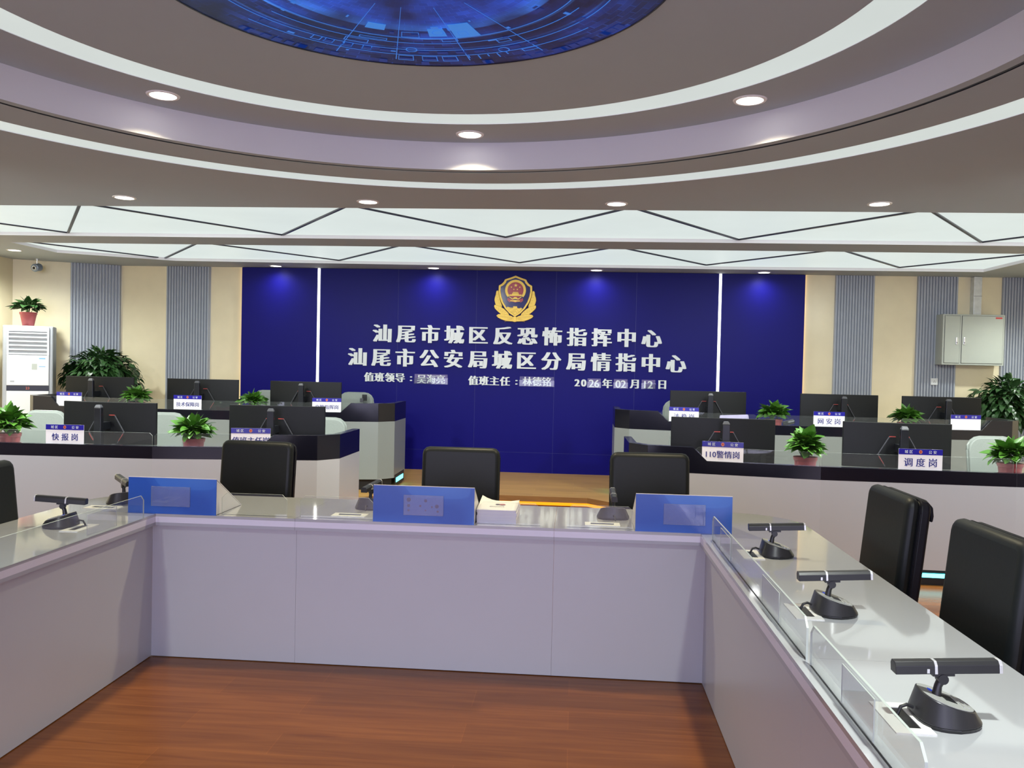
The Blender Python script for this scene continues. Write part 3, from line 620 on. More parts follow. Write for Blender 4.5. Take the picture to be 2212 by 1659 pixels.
# ---------------------------------------------------------------- black leather chairs
proto_ch = None
def chair(x, y, rz, label):
    global proto_ch
    if proto_ch is None:
        t = thing('conference_chair', label, 'chair', (x, y, 0), rz, 'black leather conference chairs'); proto_ch = t
        W = .243; prof = []
        lean = lambda z: .10*(z-.45)
        def slab(y0, y1, w, z0, z1, r):                            # leaning slab with rounded upper corners
            out = [(-w*.94, z0), (w*.94, z0), (w, z0+.25), (w, z1-r)]+[(w-r+r*math.cos(A(k)), z1-r+r*math.sin(A(k))) for k in (30, 60, 90)]+[(-w+r+r*math.cos(A(k)), z1-r+r*math.sin(A(k))) for k in (90, 120, 150)]+[(-w, z1-r), (-w, z0+.25)]
            return MB().hexa([(a, y0+lean(z), z) for a, z in out], [(a, y1+lean(z), z) for a, z in out])
        obj('backrest', slab(-.045, .012, W, .44, 1.055, .045), 'leather', t, smooth=True, bevel=.028, seg=4)
        obj('back_shell', slab(.006, .058, W-.004, .43, 1.045, .05), 'leather_side', t, smooth=True, bevel=.016, seg=3)
        n = 10; out = [(-W*.95, .5), (-W, .7), (-W, 1.0)]+[(-W+.045+.045*math.cos(A(k)), 1.01+.045*math.sin(A(k))) for k in (150, 120, 90)]
        pts = [(a*.992, .012+lean(z), z-.008) for a, z in out]; pts += [(-a, b, c) for a, b, c in pts[::-1]]; obj('piping', MB().tube(pts, .0032, 6), 'leather_side', t, smooth=True)
        mb = MB(); pr = [(.030, .042), (.052, .038), (.072, .016), (.076, -.02), (.072, -.045), (.062, -.045), (.060, -.01), (.045, .014)]
        mb.hexa([(-W+.025, yy+lean(1.0), 1.0+zz) for yy, zz in pr], [(W-.025, yy+lean(1.0), 1.0+zz) for yy, zz in pr]); obj('top_flap', mb, 'leather_side', t, smooth=True, bevel=.006)
        obj('seat', MB().box(-.245, .245, -.50, -.02, .40, .485), 'leather', t, smooth=True, bevel=.035, seg=4)
        obj('gas_lift', MB().cyl(0, -.20, .09, .40, .028), 'monitor_dark', t, smooth=True)
        for k in range(5):
            a = 2*PI*k/5; l = obj('leg', MB().bar((.03*math.cos(a), -.20+.03*math.sin(a), .10), (.25*math.cos(a), -.20+.25*math.sin(a), .075), .045, .03), 'silver', t, bevel=.006)
            obj('caster', MB().tube([(.24*math.cos(a)-.02*math.sin(a), -.20+.24*math.sin(a)+.02*math.cos(a), .03), (.24*math.cos(a)+.02*math.sin(a), -.20+.24*math.sin(a)-.02*math.cos(a), .03)], .03, 14), 'kick_black', l)
        for sgn in (-1, 1): obj('armrest', MB().tube([(sgn*.26, .02, .62), (sgn*.27, -.12, .645), (sgn*.27, -.36, .64), (sgn*.265, -.40, .60), (sgn*.25, -.36, .44)], .016, 8), 'monitor_dark', t, smooth=True)
        return t
    return dup(proto_ch, (x, y, 0), rz, label)
chair(-2.02, 5.16, -.10, 'black leather chair behind the desk, near the left blue name board')
chair(-.705, 5.14, 0, 'black leather chair behind the middle of the desk, before the paper stack')
chair(.465, 5.15, .06, 'black leather chair behind the desk beside the right blue name board')
chair(1.375, 3.835, -PI/2, 'black leather chair at the right wing, the farther of the two')
chair(1.375, 2.945, -PI/2+.03, 'black leather chair at the right wing, the nearer of the two')
chair(-2.745, 3.70, PI/2, 'black leather chair at the left wing, cut off by the picture edge')
# ---------------------------------------------------------------- operator consoles
ROW = {1: dict(cx=-.76, z=0, E=(1.195, 7.49), C1=(1.20, 6.87), C2=(1.335, 6.685), S1=(2.615, 6.455), S2=(4.0, 6.40), S3=(5.2, 6.44), C3=(5.36, 6.62), E2=(5.36, 7.2)),
       2: dict(cx=-.80, z=ZP, E=(1.24, 9.96), C1=(1.235, 9.33), C2=(1.385, 9.165), S1=(2.69, 8.86), S2=(4.12, 8.835), S3=(5.27, 8.95), C3=(5.40, 9.09), E2=(5.40, 9.66))}
def lerp(a, b, t): return (a[0]+(b[0]-a[0])*t, a[1]+(b[1]-a[1])*t)
def at_s(a, b, s): return lerp(a, b, (s-a[0])/(b[0]-a[0]))
def offs(pts, t):                                                # inward offset of a plan polyline given in (s, Y)
    P = [Vector(p) for p in pts]; out = []
    for i in range(len(P)):
        d1 = (P[i]-P[i-1]).normalized() if i else None; d2 = (P[i+1]-P[i]).normalized() if i < len(P)-1 else None
        n1 = Vector((-d1.y, d1.x)) if d1 else None; n2 = Vector((-d2.y, d2.x)) if d2 else None
        o = n2*t if n1 is None else n1*t if n2 is None else (n1+n2).normalized()*(t/max(.3, (n1+n2).normalized().dot(n1)))
        out.append((P[i].x+o.x, P[i].y+o.y))
    return out
def wpt(r, m, p): return (ROW[r]['cx']+m*p[0], p[1])
def sstrip(r, m, pts, t, z0, z1, mb=None):
    zb = ROW[r]['z']; mb = mb or MB(); P = [wpt(r, m, p) for p in pts]; f = lambda z: [v+zb for v in z] if isinstance(z, list) else z+zb
    z0, z1 = f(z0), f(z1)
    if m < 0: P = P[::-1]; z0 = z0[::-1] if isinstance(z0, list) else z0; z1 = z1[::-1] if isinstance(z1, list) else z1
    return mb.strip(P, t, z0, z1)
LO, HI = .86, .965
def console(r, m, kind, label):
    q = ROW[r]; zb = q['z']
    if kind == 'inner':
        a, b = at_s(q['C2'], q['S1'], 1.68), at_s(q['C2'], q['S1'], 1.79); pts = [q['E'], q['C1'], q['C2'], a, b, q['S1']]; top = [HI, HI, HI, HI, LO, LO]
        gp = [at_s(q['C2'], q['S1'], 1.70), q['S1']]; led = ('C2', 'S1')
    elif kind == 'middle': pts = [q['S1'], q['S2']]; top = [LO, LO]; gp = pts; led = ('S1', 'S2')
    else:
        a, b = at_s(q['S2'], q['S3'], q['S3'][0]-.32), at_s(q['S2'], q['S3'], q['S3'][0]-.22); pts = [q['S2'], a, b, q['S3'], q['C3'], q['E2']]; top = [LO, LO, HI, HI, HI, HI]
        gp = [q['S2'], q['S3']]; led = ('S2', 'S3')
    c = wpt(r, m, lerp(pts[0], pts[-1], .5)); t = thing('console_desk', label, 'console desk', (c[0], c[1], zb))
    e = .0015; body = [p for p in pts]
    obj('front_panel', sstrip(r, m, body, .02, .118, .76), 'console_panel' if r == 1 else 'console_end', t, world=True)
    obj('black_ledge', sstrip(r, m, pts, .065, .76, top), 'console_black', t, world=True, bevel=.002)
    obj('kick_panel', sstrip(r, m, offs(body, .03), .015, .0, .119), 'kick_black', t, world=True)
    ip = offs(body, .06); yb = max(p[1] for p in ip); back = ip[0][1] if kind == 'inner' else ip[-1][1] if kind == 'outer' else yb
    if kind == 'inner': poly = ip+[(ip[-1][0], ip[-1][1]+.75), (ip[-1][0]-.35, ip[-1][1]+.8), (ip[0][0]+.5, ip[0][1])]
    elif kind == 'middle': poly = ip+[(ip[1][0], ip[1][1]+.75), (ip[0][0], ip[0][1]+.75)]
    else: poly = ip+[(ip[-1][0]-.5, ip[-1][1]), (ip[0][0]+.3, ip[0][1]+.8), (ip[0][0], ip[0][1]+.75)]
    obj('worktop', MB().prz([wpt(r, m, p) for p in poly], zb+.715, zb+.74), 'desk_top', t, world=True)
    A_, B_ = q[led[0]], q[led[1]]; la, lb = lerp(A_, B_, .27 if kind == 'inner' else .045), lerp(A_, B_, .955)
    obj('light_bar', sstrip(r, m, offs([la, lb], .018), .013, .058, .088), 'led_cyan', t, world=True)
    if kind == 'inner':
        la, lb = lerp(q['E'], q['C1'], .10), lerp(q['E'], q['C1'], .92); n = offs([la, lb], -.004)
        f = obj('light_niche', sstrip(r, m, n, .005, [.02, .02], [.145, .145]), 'kick_black', t, world=True)
        n = offs([lerp(q['E'], q['C1'], .2), lerp(q['E'], q['C1'], .82)], -.008); obj('light_bar', sstrip(r, m, n, .004, .055, .105), 'led_cyan', t, world=True)
    d = .012; L = math.dist(gp[0], gp[1]); u0, u1 = (0 if kind == 'inner' else d/L), (1-d/L if kind != 'outer' else 1)
    gq = offs(gp, .030); cc = .024/L; gl = [lerp(*gq, u) for u in (u0, u0+cc, u1-cc, u1)]; h = .105
    edge_faces(obj('glass_screen', sstrip(r, m, gl, .006, LO-.012, [LO+h-.022, LO+h, LO+h, LO+h-.022]), ['clear', 'clear_edge'], t, world=True), .0075)
    return t
side = {-1: 'left', 1: 'right'}
for r in (1, 2):
    rn = 'front' if r == 1 else 'rear'
    for m_ in (-1, 1):
        console(r, m_, 'inner', '%s console row, %s block: angled end desk next to the centre aisle' % (rn, side[m_]))
        console(r, m_, 'middle', '%s console row, %s block: straight desk between two others' % (rn, side[m_]))
        console(r, m_, 'outer', '%s console row, %s block: desk farthest from the centre aisle' % (rn, side[m_]))
def row_at(r, X):                                                # front line of a row at world X: point, direction angle, depth function
    q = ROW[r]; m_ = 1 if X > q['cx'] else -1; s = abs(X-q['cx'])
    seg_ = ('C2', 'S1') if s < q['S1'][0] else ('S1', 'S2') if s < q['S2'][0] else ('S2', 'S3')
    a, b = q[seg_[0]], q[seg_[1]]; y = at_s(a, b, s)[1]; ang = math.atan2(b[1]-a[1], b[0]-a[0])*m_; return y, ang

# ---------------------------------------------------------------- monitors
proto_mo = None
def monitor(r, X, Y, rz, label):
    global proto_mo
    z = ROW[r]['z']+.74
    if proto_mo is None:
        t = thing('monitor', label, 'monitor', (X, Y, z), rz, 'wide curved monitors on the consoles'); proto_mo = t
        W, sag = .412, .035; xs_ = [W*(i/8-1) for i in range(17)]; bk = lambda x: -sag*(1-(x/W)**2)
        mb = MB(); mb.prz([(x, bk(x)-.012) for x in xs_]+[(x, bk(x)+.012) for x in xs_[::-1]], .085, .445); obj('shell', mb, 'monitor_black', t, bevel=.004)
        mb = MB(); mb.prz([(x*.97, bk(x*.97)+.0122) for x in xs_]+[(x*.97, bk(x*.97)+.0135) for x in xs_[::-1]], .10, .435); obj('screen', mb, 'monitor_dark', t)
        for a, b in ((-.38, -.12), (.12, .38)):
            mb = MB(); k = [a+(b-a)*i/6 for i in range(7)]; mb.prz([(x, bk(x)-.0135) for x in k]+[(x, bk(x)-.011) for x in k[::-1]], .186, .190); obj('groove', mb, 'kick_black', t)
        for sg in (-1, 1):
            rd = obj('ridge', MB().bar((sg*.075, -.066, .335), (sg*.155, -.062, .195), .006, .010, (0, -1, 0)).bar((sg*.155, -.062, .195), (sg*.10, -.064, .10), .006, .010, (0, -1, 0)), 'ridge_grey', t)
            obj('red_line', MB().bar((sg*.028, -.068, .3365), (sg*.076, -.067, .3365), .006, .008, (0, -1, 0)), 'red_accent', rd)
            obj('red_line', MB().bar((sg*.150, -.068, .180), (sg*.112, -.069, .120), .004, .004, (0, -1, 0)), 'red_accent', rd)
        obj('column', MB().hexa([(-.034, -.20, .004), (.034, -.20, .004), (.030, -.14, .004), (-.030, -.14, .004)], [(-.029, -.20, .405), (.029, -.20, .405), (.026, -.155, .405), (-.026, -.155, .405)]), 'monitor_dark', t, bevel=.004)
        obj('column_cap', MB().hexa([(-.029, -.20, .405), (.029, -.20, .405), (.026, -.155, .405), (-.026, -.155, .405)], [(-.018, -.192, .428), (.018, -.192, .428), (.016, -.162, .428), (-.016, -.162, .428)]), 'ridge_grey', t, bevel=.002)
        obj('bracket', MB().box(-.03, .03, -.16, -.03, .22, .28), 'monitor_dark', t)
        obj('foot', MB().bar((0, -.17, .006), (-.25, .10, .006), .05, .012).bar((0, -.17, .006), (.25, .10, .006), .05, .012), 'monitor_dark', t)
        return t
    return dup(proto_mo, (X, Y, z), rz, label)
for r, X, Y, rz, lb in ((1, -3.962, 6.87, 0, 'monitor in the front left row behind the second sign from the left'), (1, -2.54, 6.98, .05, 'monitor in the front left row nearest the centre aisle'),
                        (1, 1.19, 6.88, -.03, 'monitor in the front right row behind the 110 sign'), (1, 2.55, 6.87, -.05, 'monitor in the front right row with a plant at either side'),
                        (2, -5.53, 9.36, 0, 'monitor in the rear left row in front of the big bushy plant'), (2, -4.29, 9.36, .07, 'monitor in the rear left row before the second grey fluted strip'),
                        (2, -3.077, 9.36, .02, 'monitor in the rear left row at the left vertical light strip'), (2, 1.45, 9.36, 0, 'monitor in the rear right row at the right vertical light strip'),
                        (2, 2.855, 9.36, 0, 'monitor in the rear right row over the right edge of the blue wall'), (2, 3.93, 9.36, 0, 'monitor in the rear right row below the grey wall cabinet')):
    monitor(r, X, Y, rz, lb)

# ---------------------------------------------------------------- post signs in front of the glass
def sign(r, X, words_, label, size=.062):
    y, ang = row_at(r, X); nx, ny = math.sin(ang), -math.cos(ang); k = -.016
    t = thing('post_sign', label, 'desk sign', (X+nx*k, y+ny*k, ROW[r]['z']+LO+.001), ang, 'duty post signs on the console ledges')
    obj('board', MB().box(-.156, .156, -.002, .002, 0, .155), 'sign_white', t); h = obj('header', MB().box(-.156, .156, -.0035, -.002, .113, .155), 'sign_blue', t)
    text('header_text', '城 区', .026, (-.085, -.0040, .134), h, 'letter_white', ext=.0003); text('header_text', '公 安', .026, (.085, -.0040, .134), h, 'letter_white', ext=.0003)
    n = 16; b = obj('badge', MB().hexa([(.012*math.cos(2*PI*i/n), -.0046, .134+.014*math.sin(2*PI*i/n)) for i in range(n)], [(.012*math.cos(2*PI*i/n), -.0035, .134+.014*math.sin(2*PI*i/n)) for i in range(n)]), 'badge_gold', h)
    obj('badge_pattern', MB().hexa([(.008*math.cos(2*PI*i/n), -.0052, .135+.009*math.sin(2*PI*i/n)) for i in range(n)], [(.008*math.cos(2*PI*i/n), -.0046, .135+.009*math.sin(2*PI*i/n)) for i in range(n)]), 'badge_red', h)
    if words_: text('lettering', words_, size, (0, -.0026, .056), t, 'sign_text', ext=.0004, shift=.0011)
    edge_faces(obj('stand', MB().box(-.156, .156, -.0015, .028, 0, .003), ['clear', 'clear_edge'], t))
    return t
mat('badge_gold', (.60, .25, .10), .4, noise=.2, scale=200); mat('badge_red', (.45, .05, .04), .4, noise=.3, scale=200)
sign(1, -4.096, '快 报 岗', 'white desk sign with blue header reading 快报岗'); sign(1, -2.62, '值班主任岗', 'white desk sign with blue header reading 值班主任岗', .060)
sign(1, 1.143, '110警情岗', 'white desk sign with blue header reading 110警情岗', .060); sign(1, 2.568, '调 度 岗', 'white desk sign with blue header reading 调度岗', .068)
sign(2, -5.63, '', 'blank white desk sign in the rear left row'); sign(2, -4.235, '技术保障岗', 'white desk sign with blue header reading 技术保障岗', .052)
sign(2, -2.735, '交管指挥岗', 'white desk sign with blue header reading 交管指挥岗', .052); sign(2, 1.15, '涉 稳 岗', 'white desk sign with blue header reading 涉稳岗')
sign(2, 2.61, '网 安 岗', 'white desk sign with blue header reading 网安岗', .066); sign(2, 3.995, '', 'blank white desk sign in the rear right row')

# ---------------------------------------------------------------- plants
def foliage(seed, n, R, Hh, L0, L1, wr, droop, sq=1.0, shell=.55, lo=-.25):
    rr = random.Random(seed); mb = MB()
    for i in range(n):
        a = rr.uniform(0, 2*PI); e = math.asin(rr.uniform(lo, 1)); k = rr.uniform(shell, 1)
        L = rr.uniform(L0, L1); d = Vector((math.cos(a)*math.cos(e), math.sin(a)*math.cos(e)*sq, math.sin(e)*.75+.12))
        tip = Vector((math.cos(a)*math.cos(e)*R*k, math.sin(a)*math.cos(e)*R*k*sq, Hh*.30+math.sin(e)*Hh*.70*k)); base = tip-d.normalized()*L*.75
        mb.leaf(base, d, L, L*wr*rr.uniform(.85, 1.15), droop*rr.uniform(.5, 1.5), rr.uniform(-.7, .7))
    return mb
def stems(seed, n, R, Hh, z0, r=.003):
    rr = random.Random(seed); mb = MB()
    for i in range(n):
        a = rr.uniform(0, 2*PI); q = rr.uniform(.3, .75); mb.tube([(.02*math.cos(a), .02*math.sin(a), z0), (R*q*.5*math.cos(a), R*q*.5*math.sin(a), z0+Hh*.35), (R*q*math.cos(a), R*q*math.sin(a), z0+Hh*.62)], r, 5)
    return mb
def potted(x, y, z, label, seed, sc=1.0, leafmat='leaf', hh=.245, R=.19, n=125, rt=.088):
    t = thing('potted_plant', label, 'potted plant', (x, y, z), 0, 'small leafy plants in red plastic pots'); ph = .175
    obj('pot', MB().lathe([(0, .004), (.062, 0), (.066, .004), (rt-.006, ph-.03), (rt-.004, ph-.03), (rt, ph-.026), (rt+.002, ph), (rt-.006, ph), (rt-.010, ph-.03)], 28), 'pot_red', t, smooth=True)
    obj('soil', MB().cyl(0, 0, ph-.03, ph-.018, rt-.009, 24), 'soil', t)
    f = foliage(seed, n, R*sc, hh*sc, .085, .145, .68, .55, lo=-.05); bmesh.ops.translate(f.bm, vec=(0, 0, ph-.005), verts=f.bm.verts); obj('foliage', f, leafmat, t, smooth=True)
    obj('stem', stems(seed, 14, R*sc, hh*sc, ph-.02), 'stem', t); return t
p1 = ROW[1]['z']+.74; p2 = ROW[2]['z']+.74
potted(-4.72, 6.66, p1, 'leafy plant in a red pot at the far left of the front console row', 11)
y_ = row_at(1, -3.13)[0]; potted(-3.13, y_+.17, p1, 'leafy plant in a red pot in the front left row between two monitors', 25, hh=.21)
potted(1.785, 6.64, p1, 'leafy plant in a red pot in the front right row between two monitors', 31, hh=.25, R=.165)
potted(3.30, 6.62, p1, 'leafy plant in a red pot at the far right of the front console row', 42, hh=.21)
potted(-4.93, 9.08, p2, 'small leafy plant in the rear left row beside the bushy plant', 53, hh=.20, R=.175)
potted(-3.60, 9.10, p2, 'small leafy plant in the rear left row at the left edge of the blue wall', 64, hh=.17)
potted(2.10, 9.07, p2, 'small leafy plant in the rear right row against the blue wall', 75, hh=.20)
potted(3.46, 9.07, p2, 'small leafy plant in the rear right row against the cream wall', 86, hh=.19, R=.18)
def bush(x, y, label, seed, R, z0, z1, n, sq):
    t = thing('bushy_plant', label, 'potted plant', (x, y, ZP), 0, 'large bushy plants by the wall')
    obj('pot', MB().lathe([(0, .01), (.15, 0), (.19, .36), (.20, .40), (.185, .40), (.18, .34)], 28), 'white_plastic', t, smooth=True); obj('soil', MB().cyl(0, 0, .33, .35, .18, 24), 'soil', t)
    f = foliage(seed, n, R, (z1-z0)*.72, .085, .145, .55, 1.5, sq, .5); bmesh.ops.translate(f.bm, vec=(0, 0, z0-ZP), verts=f.bm.verts); obj('foliage', f, 'leaf_dark', t, smooth=True)
    obj('trunk', MB().tube([(0, 0, .34), (.02, 0, .6), (-.01, .01, z0-ZP+.25)], [.02, .016, .01], 8).tube([(.04, .02, .34), (.09, .02, .7), (.16, .02, z0-ZP+.3)], [.014, .012, .008], 8).tube([(-.04, .02, .34), (-.10, .0, .7), (-.18, .02, z0-ZP+.3)], [.014, .012, .008], 8), 'trunk', t, smooth=True); return t
bush(-6.20, 10.52, 'large dark green bushy plant before the left fluted wall strip', 5, .60, 1.10, 1.98, 1500, .55)
bush(5.22, 10.55, 'large dark green bushy plant under the right wall cabinet', 9, .60, .86, 1.92, 1600, .62)

# ---------------------------------------------------------------- light grey office chairs
proto_g = None
def gchair(r, x, y, rz, label):
    global proto_g
    z = ROW[r]['z']
    if proto_g is None:
        t = thing('office_chair', label, 'chair', (x, y, z), rz, 'light grey office chairs at the consoles'); proto_g = t
        W = .215; r_ = .11; out = [(-W*.86, .50), (W*.86, .50), (W, .72), (W, 1.04-r_)]+[(W-r_+r_*math.cos(A(k)), 1.04-r_+r_*math.sin(A(k))) for k in (22, 45, 68, 90)]+[(-W+r_+r_*math.cos(A(k)), 1.04-r_+r_*math.sin(A(k))) for k in (90, 112, 135, 158)]+[(-W, 1.04-r_), (-W, .72)]
        le = lambda z: .14*(z-.5)
        obj('backrest', MB().hexa([(a, -.018+le(c), c) for a, c in out], [(a, .012+le(c), c) for a, c in out]), 'mesh_grey', t, smooth=True, bevel=.012, seg=3)
        obj('back_frame', MB().tube([(a, .012+le(c), c) for a, c in out]+[(out[0][0], .012+le(.5), .5)], .013, 8), 'frame_grey', t, smooth=True)
        obj('seat', MB().box(-.24, .24, -.46, .0, .42, .48), 'mesh_grey', t, smooth=True, bevel=.025, seg=3)
        obj('back_support', MB().bar((0, .03, .44), (0, .07, .72), .06, .03), 'frame_grey', t)
        for sg in (-1, 1): obj('armrest', MB().bar((sg*.27, -.08, .66), (sg*.27, -.32, .66), .06, .025).bar((sg*.27, -.2, .65), (sg*.25, -.2, .44), .04, .02, (0, 1, 0)), 'frame_grey', t)
        obj('gas_lift', MB().cyl(0, -.22, .08, .42, .026), 'frame_grey', t)
        for k in range(5):
            a = 2*PI*k/5; l = obj('leg', MB().bar((.03*math.cos(a), -.22+.03*math.sin(a), .09), (.28*math.cos(a), -.22+.28*math.sin(a), .07), .04, .025), 'frame_grey', t)
            obj('caster', MB().tube([(.27*math.cos(a)-.02*math.sin(a), -.22+.27*math.sin(a)+.02*math.cos(a), .03), (.27*math.cos(a)+.02*math.sin(a), -.22+.27*math.sin(a)-.02*math.cos(a), .03)], .028, 12), 'kick_black', l)
        return t
    return dup(proto_g, (x, y, z), rz, label)
for r, x, y, rz, lb in ((1, -4.98, 7.45, 0, 'grey office chair in the front left row behind the leftmost plant'), (1, -3.91, 7.62, .05, 'grey office chair behind the front left monitors, half hidden by a plant'),
                        (1, -2.33, 7.55, -.05, 'grey office chair behind the front left monitor nearest the aisle'), (1, 1.07, 7.5, .03, 'grey office chair mostly hidden behind the monitor at the 110 sign'),
                        (1, 3.60, 7.45, .12, 'grey office chair in the front right row behind the rightmost plant'), (2, -2.68, 9.98, -.05, 'grey office chair in the rear left row nearest the aisle'),
                        (2, -3.74, 9.95, 0, 'grey office chair in the rear left row mostly hidden by a monitor'), (2, 1.26, 9.98, .05, 'grey office chair in the rear right row mostly hidden by a monitor')):
    gchair(r, x, y, rz, lb)
mic(3.42, 7.0, p1, PI/2-.25, 'microphone on the front right console beside the grey chair')
# ---------------------------------------------------------------- lettering on the blue wall
def letters(label, y0, items, size, shift, ext, cat='wall lettering', mt='letter_white'):
    xs_ = [x for _, x, _ in items]; t = thing('wall_lettering', label, cat, ((min(xs_)+max(xs_))/2, D, items[0][2]))
    for ch, x, z in items:
        o = text('character', ch, size, (x-t.location.x, -ext-.001, z-t.location.z), t, mt, ext=ext, shift=shift)
    return t
L1, L2 = '汕尾市城区反恐怖指挥中心', '汕尾市公安局城区分局情指中心'
letters('upper large line of raised white characters on the blue wall', 0, [(c, -2.608+3.577*i/11, 1.965) for i, c in enumerate(L1)], .258, .0155, .010)
letters('lower large line of raised white characters on the blue wall', 0, [(c, -2.940+4.232*i/13, 1.643) for i, c in enumerate(L2)], .258, .0155, .010)
it = [(c, -2.776+.1405*i, 1.375) for i, c in enumerate('值班领导')]+[(':', -2.205, 1.385)]
letters('small white characters at the left of the duty line, ending in a colon', 0, it, .132, .0075, .006)
it = [(c, -1.366+.1405*i, 1.360) for i, c in enumerate('值班主任')]+[(':', -.790, 1.370)]
letters('small white characters in the middle of the duty line, ending in a colon', 0, it, .132, .0075, .006)
it = [('2', .012, 1.366), ('0', .098, 1.366), ('年', .406, 1.362), ('月', .759, 1.366), ('日', 1.122, 1.367)]
letters('small white date characters at the right of the duty line', 0, it, .132, .0075, .006)
def plate(label, x0, x1, z0, z1, body, size, cols, dxs=None):
    xc = (x0+x1)/2; t = thing('name_holder', label, 'name holder', (xc, D, z0), group='acrylic holders in the duty line'); W, h = (x1-x0)/2, z1-z0
    obj('back_card', MB().box(-W+.006, W-.006, -.003, -.0005, .008, h-.004), cols, t)
    text('lettering', body, size, (0, -.0040, h*.50), t, 'letter_white', ext=.0006, shift=.0045)
    edge_faces(obj('acrylic_cover', MB().box(-W, W, -.011, -.008, 0, h*.62), ['clear', 'clear_edge'], t), .0045)
mat('card_lilac', (.085, .065, .24), .3, noise=.35, scale=9, col2=(.18, .14, .36)); mat('card_navy', (.015, .02, .20), .3, noise=.6, scale=7, col2=(.12, .10, .34))
plate('acrylic holder with a three character name, left in the duty line', -2.164, -1.708, 1.296, 1.432, '吴海亮', .128, 'card_lilac')
plate('acrylic holder with a three character name, middle of the duty line', -.753, -.290, 1.299, 1.432, '林德铭', .128, 'card_navy')
plate('acrylic holder showing 26 in the date', .143, .326, 1.300, 1.425, '26', .140, 'card_lilac')
plate('acrylic holder showing 02 in the date', .488, .676, 1.300, 1.425, '02', .140, 'card_lilac')
plate('acrylic holder showing 12 in the date', .851, 1.037, 1.300, 1.425, '12', .140, 'card_lilac')

# ---------------------------------------------------------------- emblem
em = thing('wall_emblem', 'gold and blue police badge emblem high on the blue wall', 'emblem', (-.829, D, 2.155))
K = .000426
def E2(u, v): return ((u-1068)*K, .600-(v-85)*K)
def mir(pts): return pts+[(2136-u, v) for u, v in pts[::-1]]
def plate_(name, pts, y0, y1, mt, par=em, **k): return obj(name, MB().pry([E2(*p) for p in pts], -y1, -y0), mt, par, **k)
outer = [(1068, 85), (900, 150), (735, 205), (705, 275), (640, 345), (550, 395), (545, 560), (575, 740), (640, 920), (760, 1110), (900, 1255), (1068, 1360)]
inner_ = [(1068, 150), (920, 205), (790, 245), (765, 310), (700, 385), (612, 435), (606, 560), (635, 730), (695, 900), (805, 1080), (935, 1215), (1068, 1300)]
o_, i_ = mir(outer[:-1])+[outer[-1]], mir(inner_[:-1])+[inner_[-1]]
o_ = outer+[(2136-u, v) for u, v in outer[-2:0:-1]]; i_ = inner_+[(2136-u, v) for u, v in inner_[-2:0:-1]]
plate_('shield', i_, .016, .030, 'emblem_blue')
mb = MB(); n = len(o_)
for y in (-.018, -.040): pass
vo = [[mb.bm.verts.new((E2(*p)[0], y, E2(*p)[1])) for p in o_] for y in (-.010, -.038)]; vi = [[mb.bm.verts.new((E2(*p)[0], y, E2(*p)[1])) for p in i_] for y in (-.010, -.038)]
for k in range(n):
    j = (k+1) % n; mb.face((vo[1][k], vo[1][j], vi[1][j], vi[1][k])); mb.face((vo[0][k], vo[0][j], vo[1][j], vo[1][k])); mb.face((vi[0][k], vi[1][k], vi[1][j], vi[0][j]))
rim = obj('rim', mb, 'gold', em, bevel=.002)
mb = MB(); top_ = [((a[0]+b[0])/2, (a[1]+b[1])/2) for a, b in zip(outer[:6], inner_[:6])]
for s_ in (0, 1):
    for a, b in zip(top_, top_[1:]):
        k = max(2, int(math.dist(a, b)/26))
        for i in range(k):
            u, v = lerp(a, b, i/k); u = 2136-u if s_ else u; x, z = E2(u, v); mb.box(x-.0030, x+.0030, -.0388, -.0378, z-.0030, z+.0030)
obj('bead_pattern', mb, 'gold_dark', rim)
# wreath: overlapping sprays left and right, a fan of needles at the foot
def spray(pts, y0, y1): 
    for f in (0, 1):
        q = [(2136-u, v) for u, v in pts] if f else pts
        s_ = plate_('wreath_branch', q, y0, y1, 'gold', bevel=.003)
spray([(500, 545), (470, 580), (455, 690), (430, 760), (420, 850), (440, 930), (470, 1020), (560, 1060), (640, 1130), (660, 1010), (610, 880), (560, 700), (540, 560)], .001, .024)
spray([(425, 990), (415, 1050), (440, 1110), (520, 1190), (620, 1275), (760, 1300), (900, 1330), (860, 1240), (720, 1110), (600, 1040), (500, 1005)], .001, .028)
spray([(490, 1330), (540, 1285), (640, 1275), (800, 1290), (960, 1330), (1060, 1400), (1060, 1500), (960, 1500), (800, 1495), (640, 1440), (540, 1390)], .001, .032)
plate_('wreath_knot', [(1015, 1350), (1120, 1350), (1110, 1430), (1145, 1500), (1068, 1520), (990, 1500), (1025, 1430)], .001, .036, 'gold', bevel=.003)
mb = MB()
for sg in (0, 1):
    for (u0, v0, u1, v1, k) in ((1000, 1400, 520, 1335, 12), (1000, 1410, 760, 1490, 8), (860, 1290, 450, 1070, 6), (630, 1060, 470, 620, 5)):
        for i in range(k):
            a = lerp((u0, v0), (u1, v1), (i+.3)/k); d_ = Vector((u1-u0, v1-v0)).normalized(); pn = Vector((-d_.y, d_.x))*30
            for w_ in (-1, 1):
                b = (a[0]+d_.x*38+pn.x*w_, a[1]+d_.y*38+pn.y*w_)
                A3, B3 = E2(2136-a[0] if sg else a[0], a[1]), E2(2136-b[0] if sg else b[0], b[1])
                yy = -.0325 if v0 > 1350 else -.0285 if v0 > 1200 else -.0245
                mb.bar((A3[0], yy, A3[1]), (B3[0], yy, B3[1]), .0022, .0016, (0, -1, 0))
obj('leaf_pattern', mb, 'gold_dark', em)
def cpts(u, v, r, a0=0, a1=360, n=32): return [(u+r*math.cos(A(a0+(a1-a0)*i/n)), v+r*math.sin(A(a0+(a1-a0)*i/n))) for i in range(n+1)]
disc = obj('red_disc', MB().pry([E2(*p) for p in cpts(1072, 535, 252)[:-1]], -.034, -.029), 'emblem_red', em)
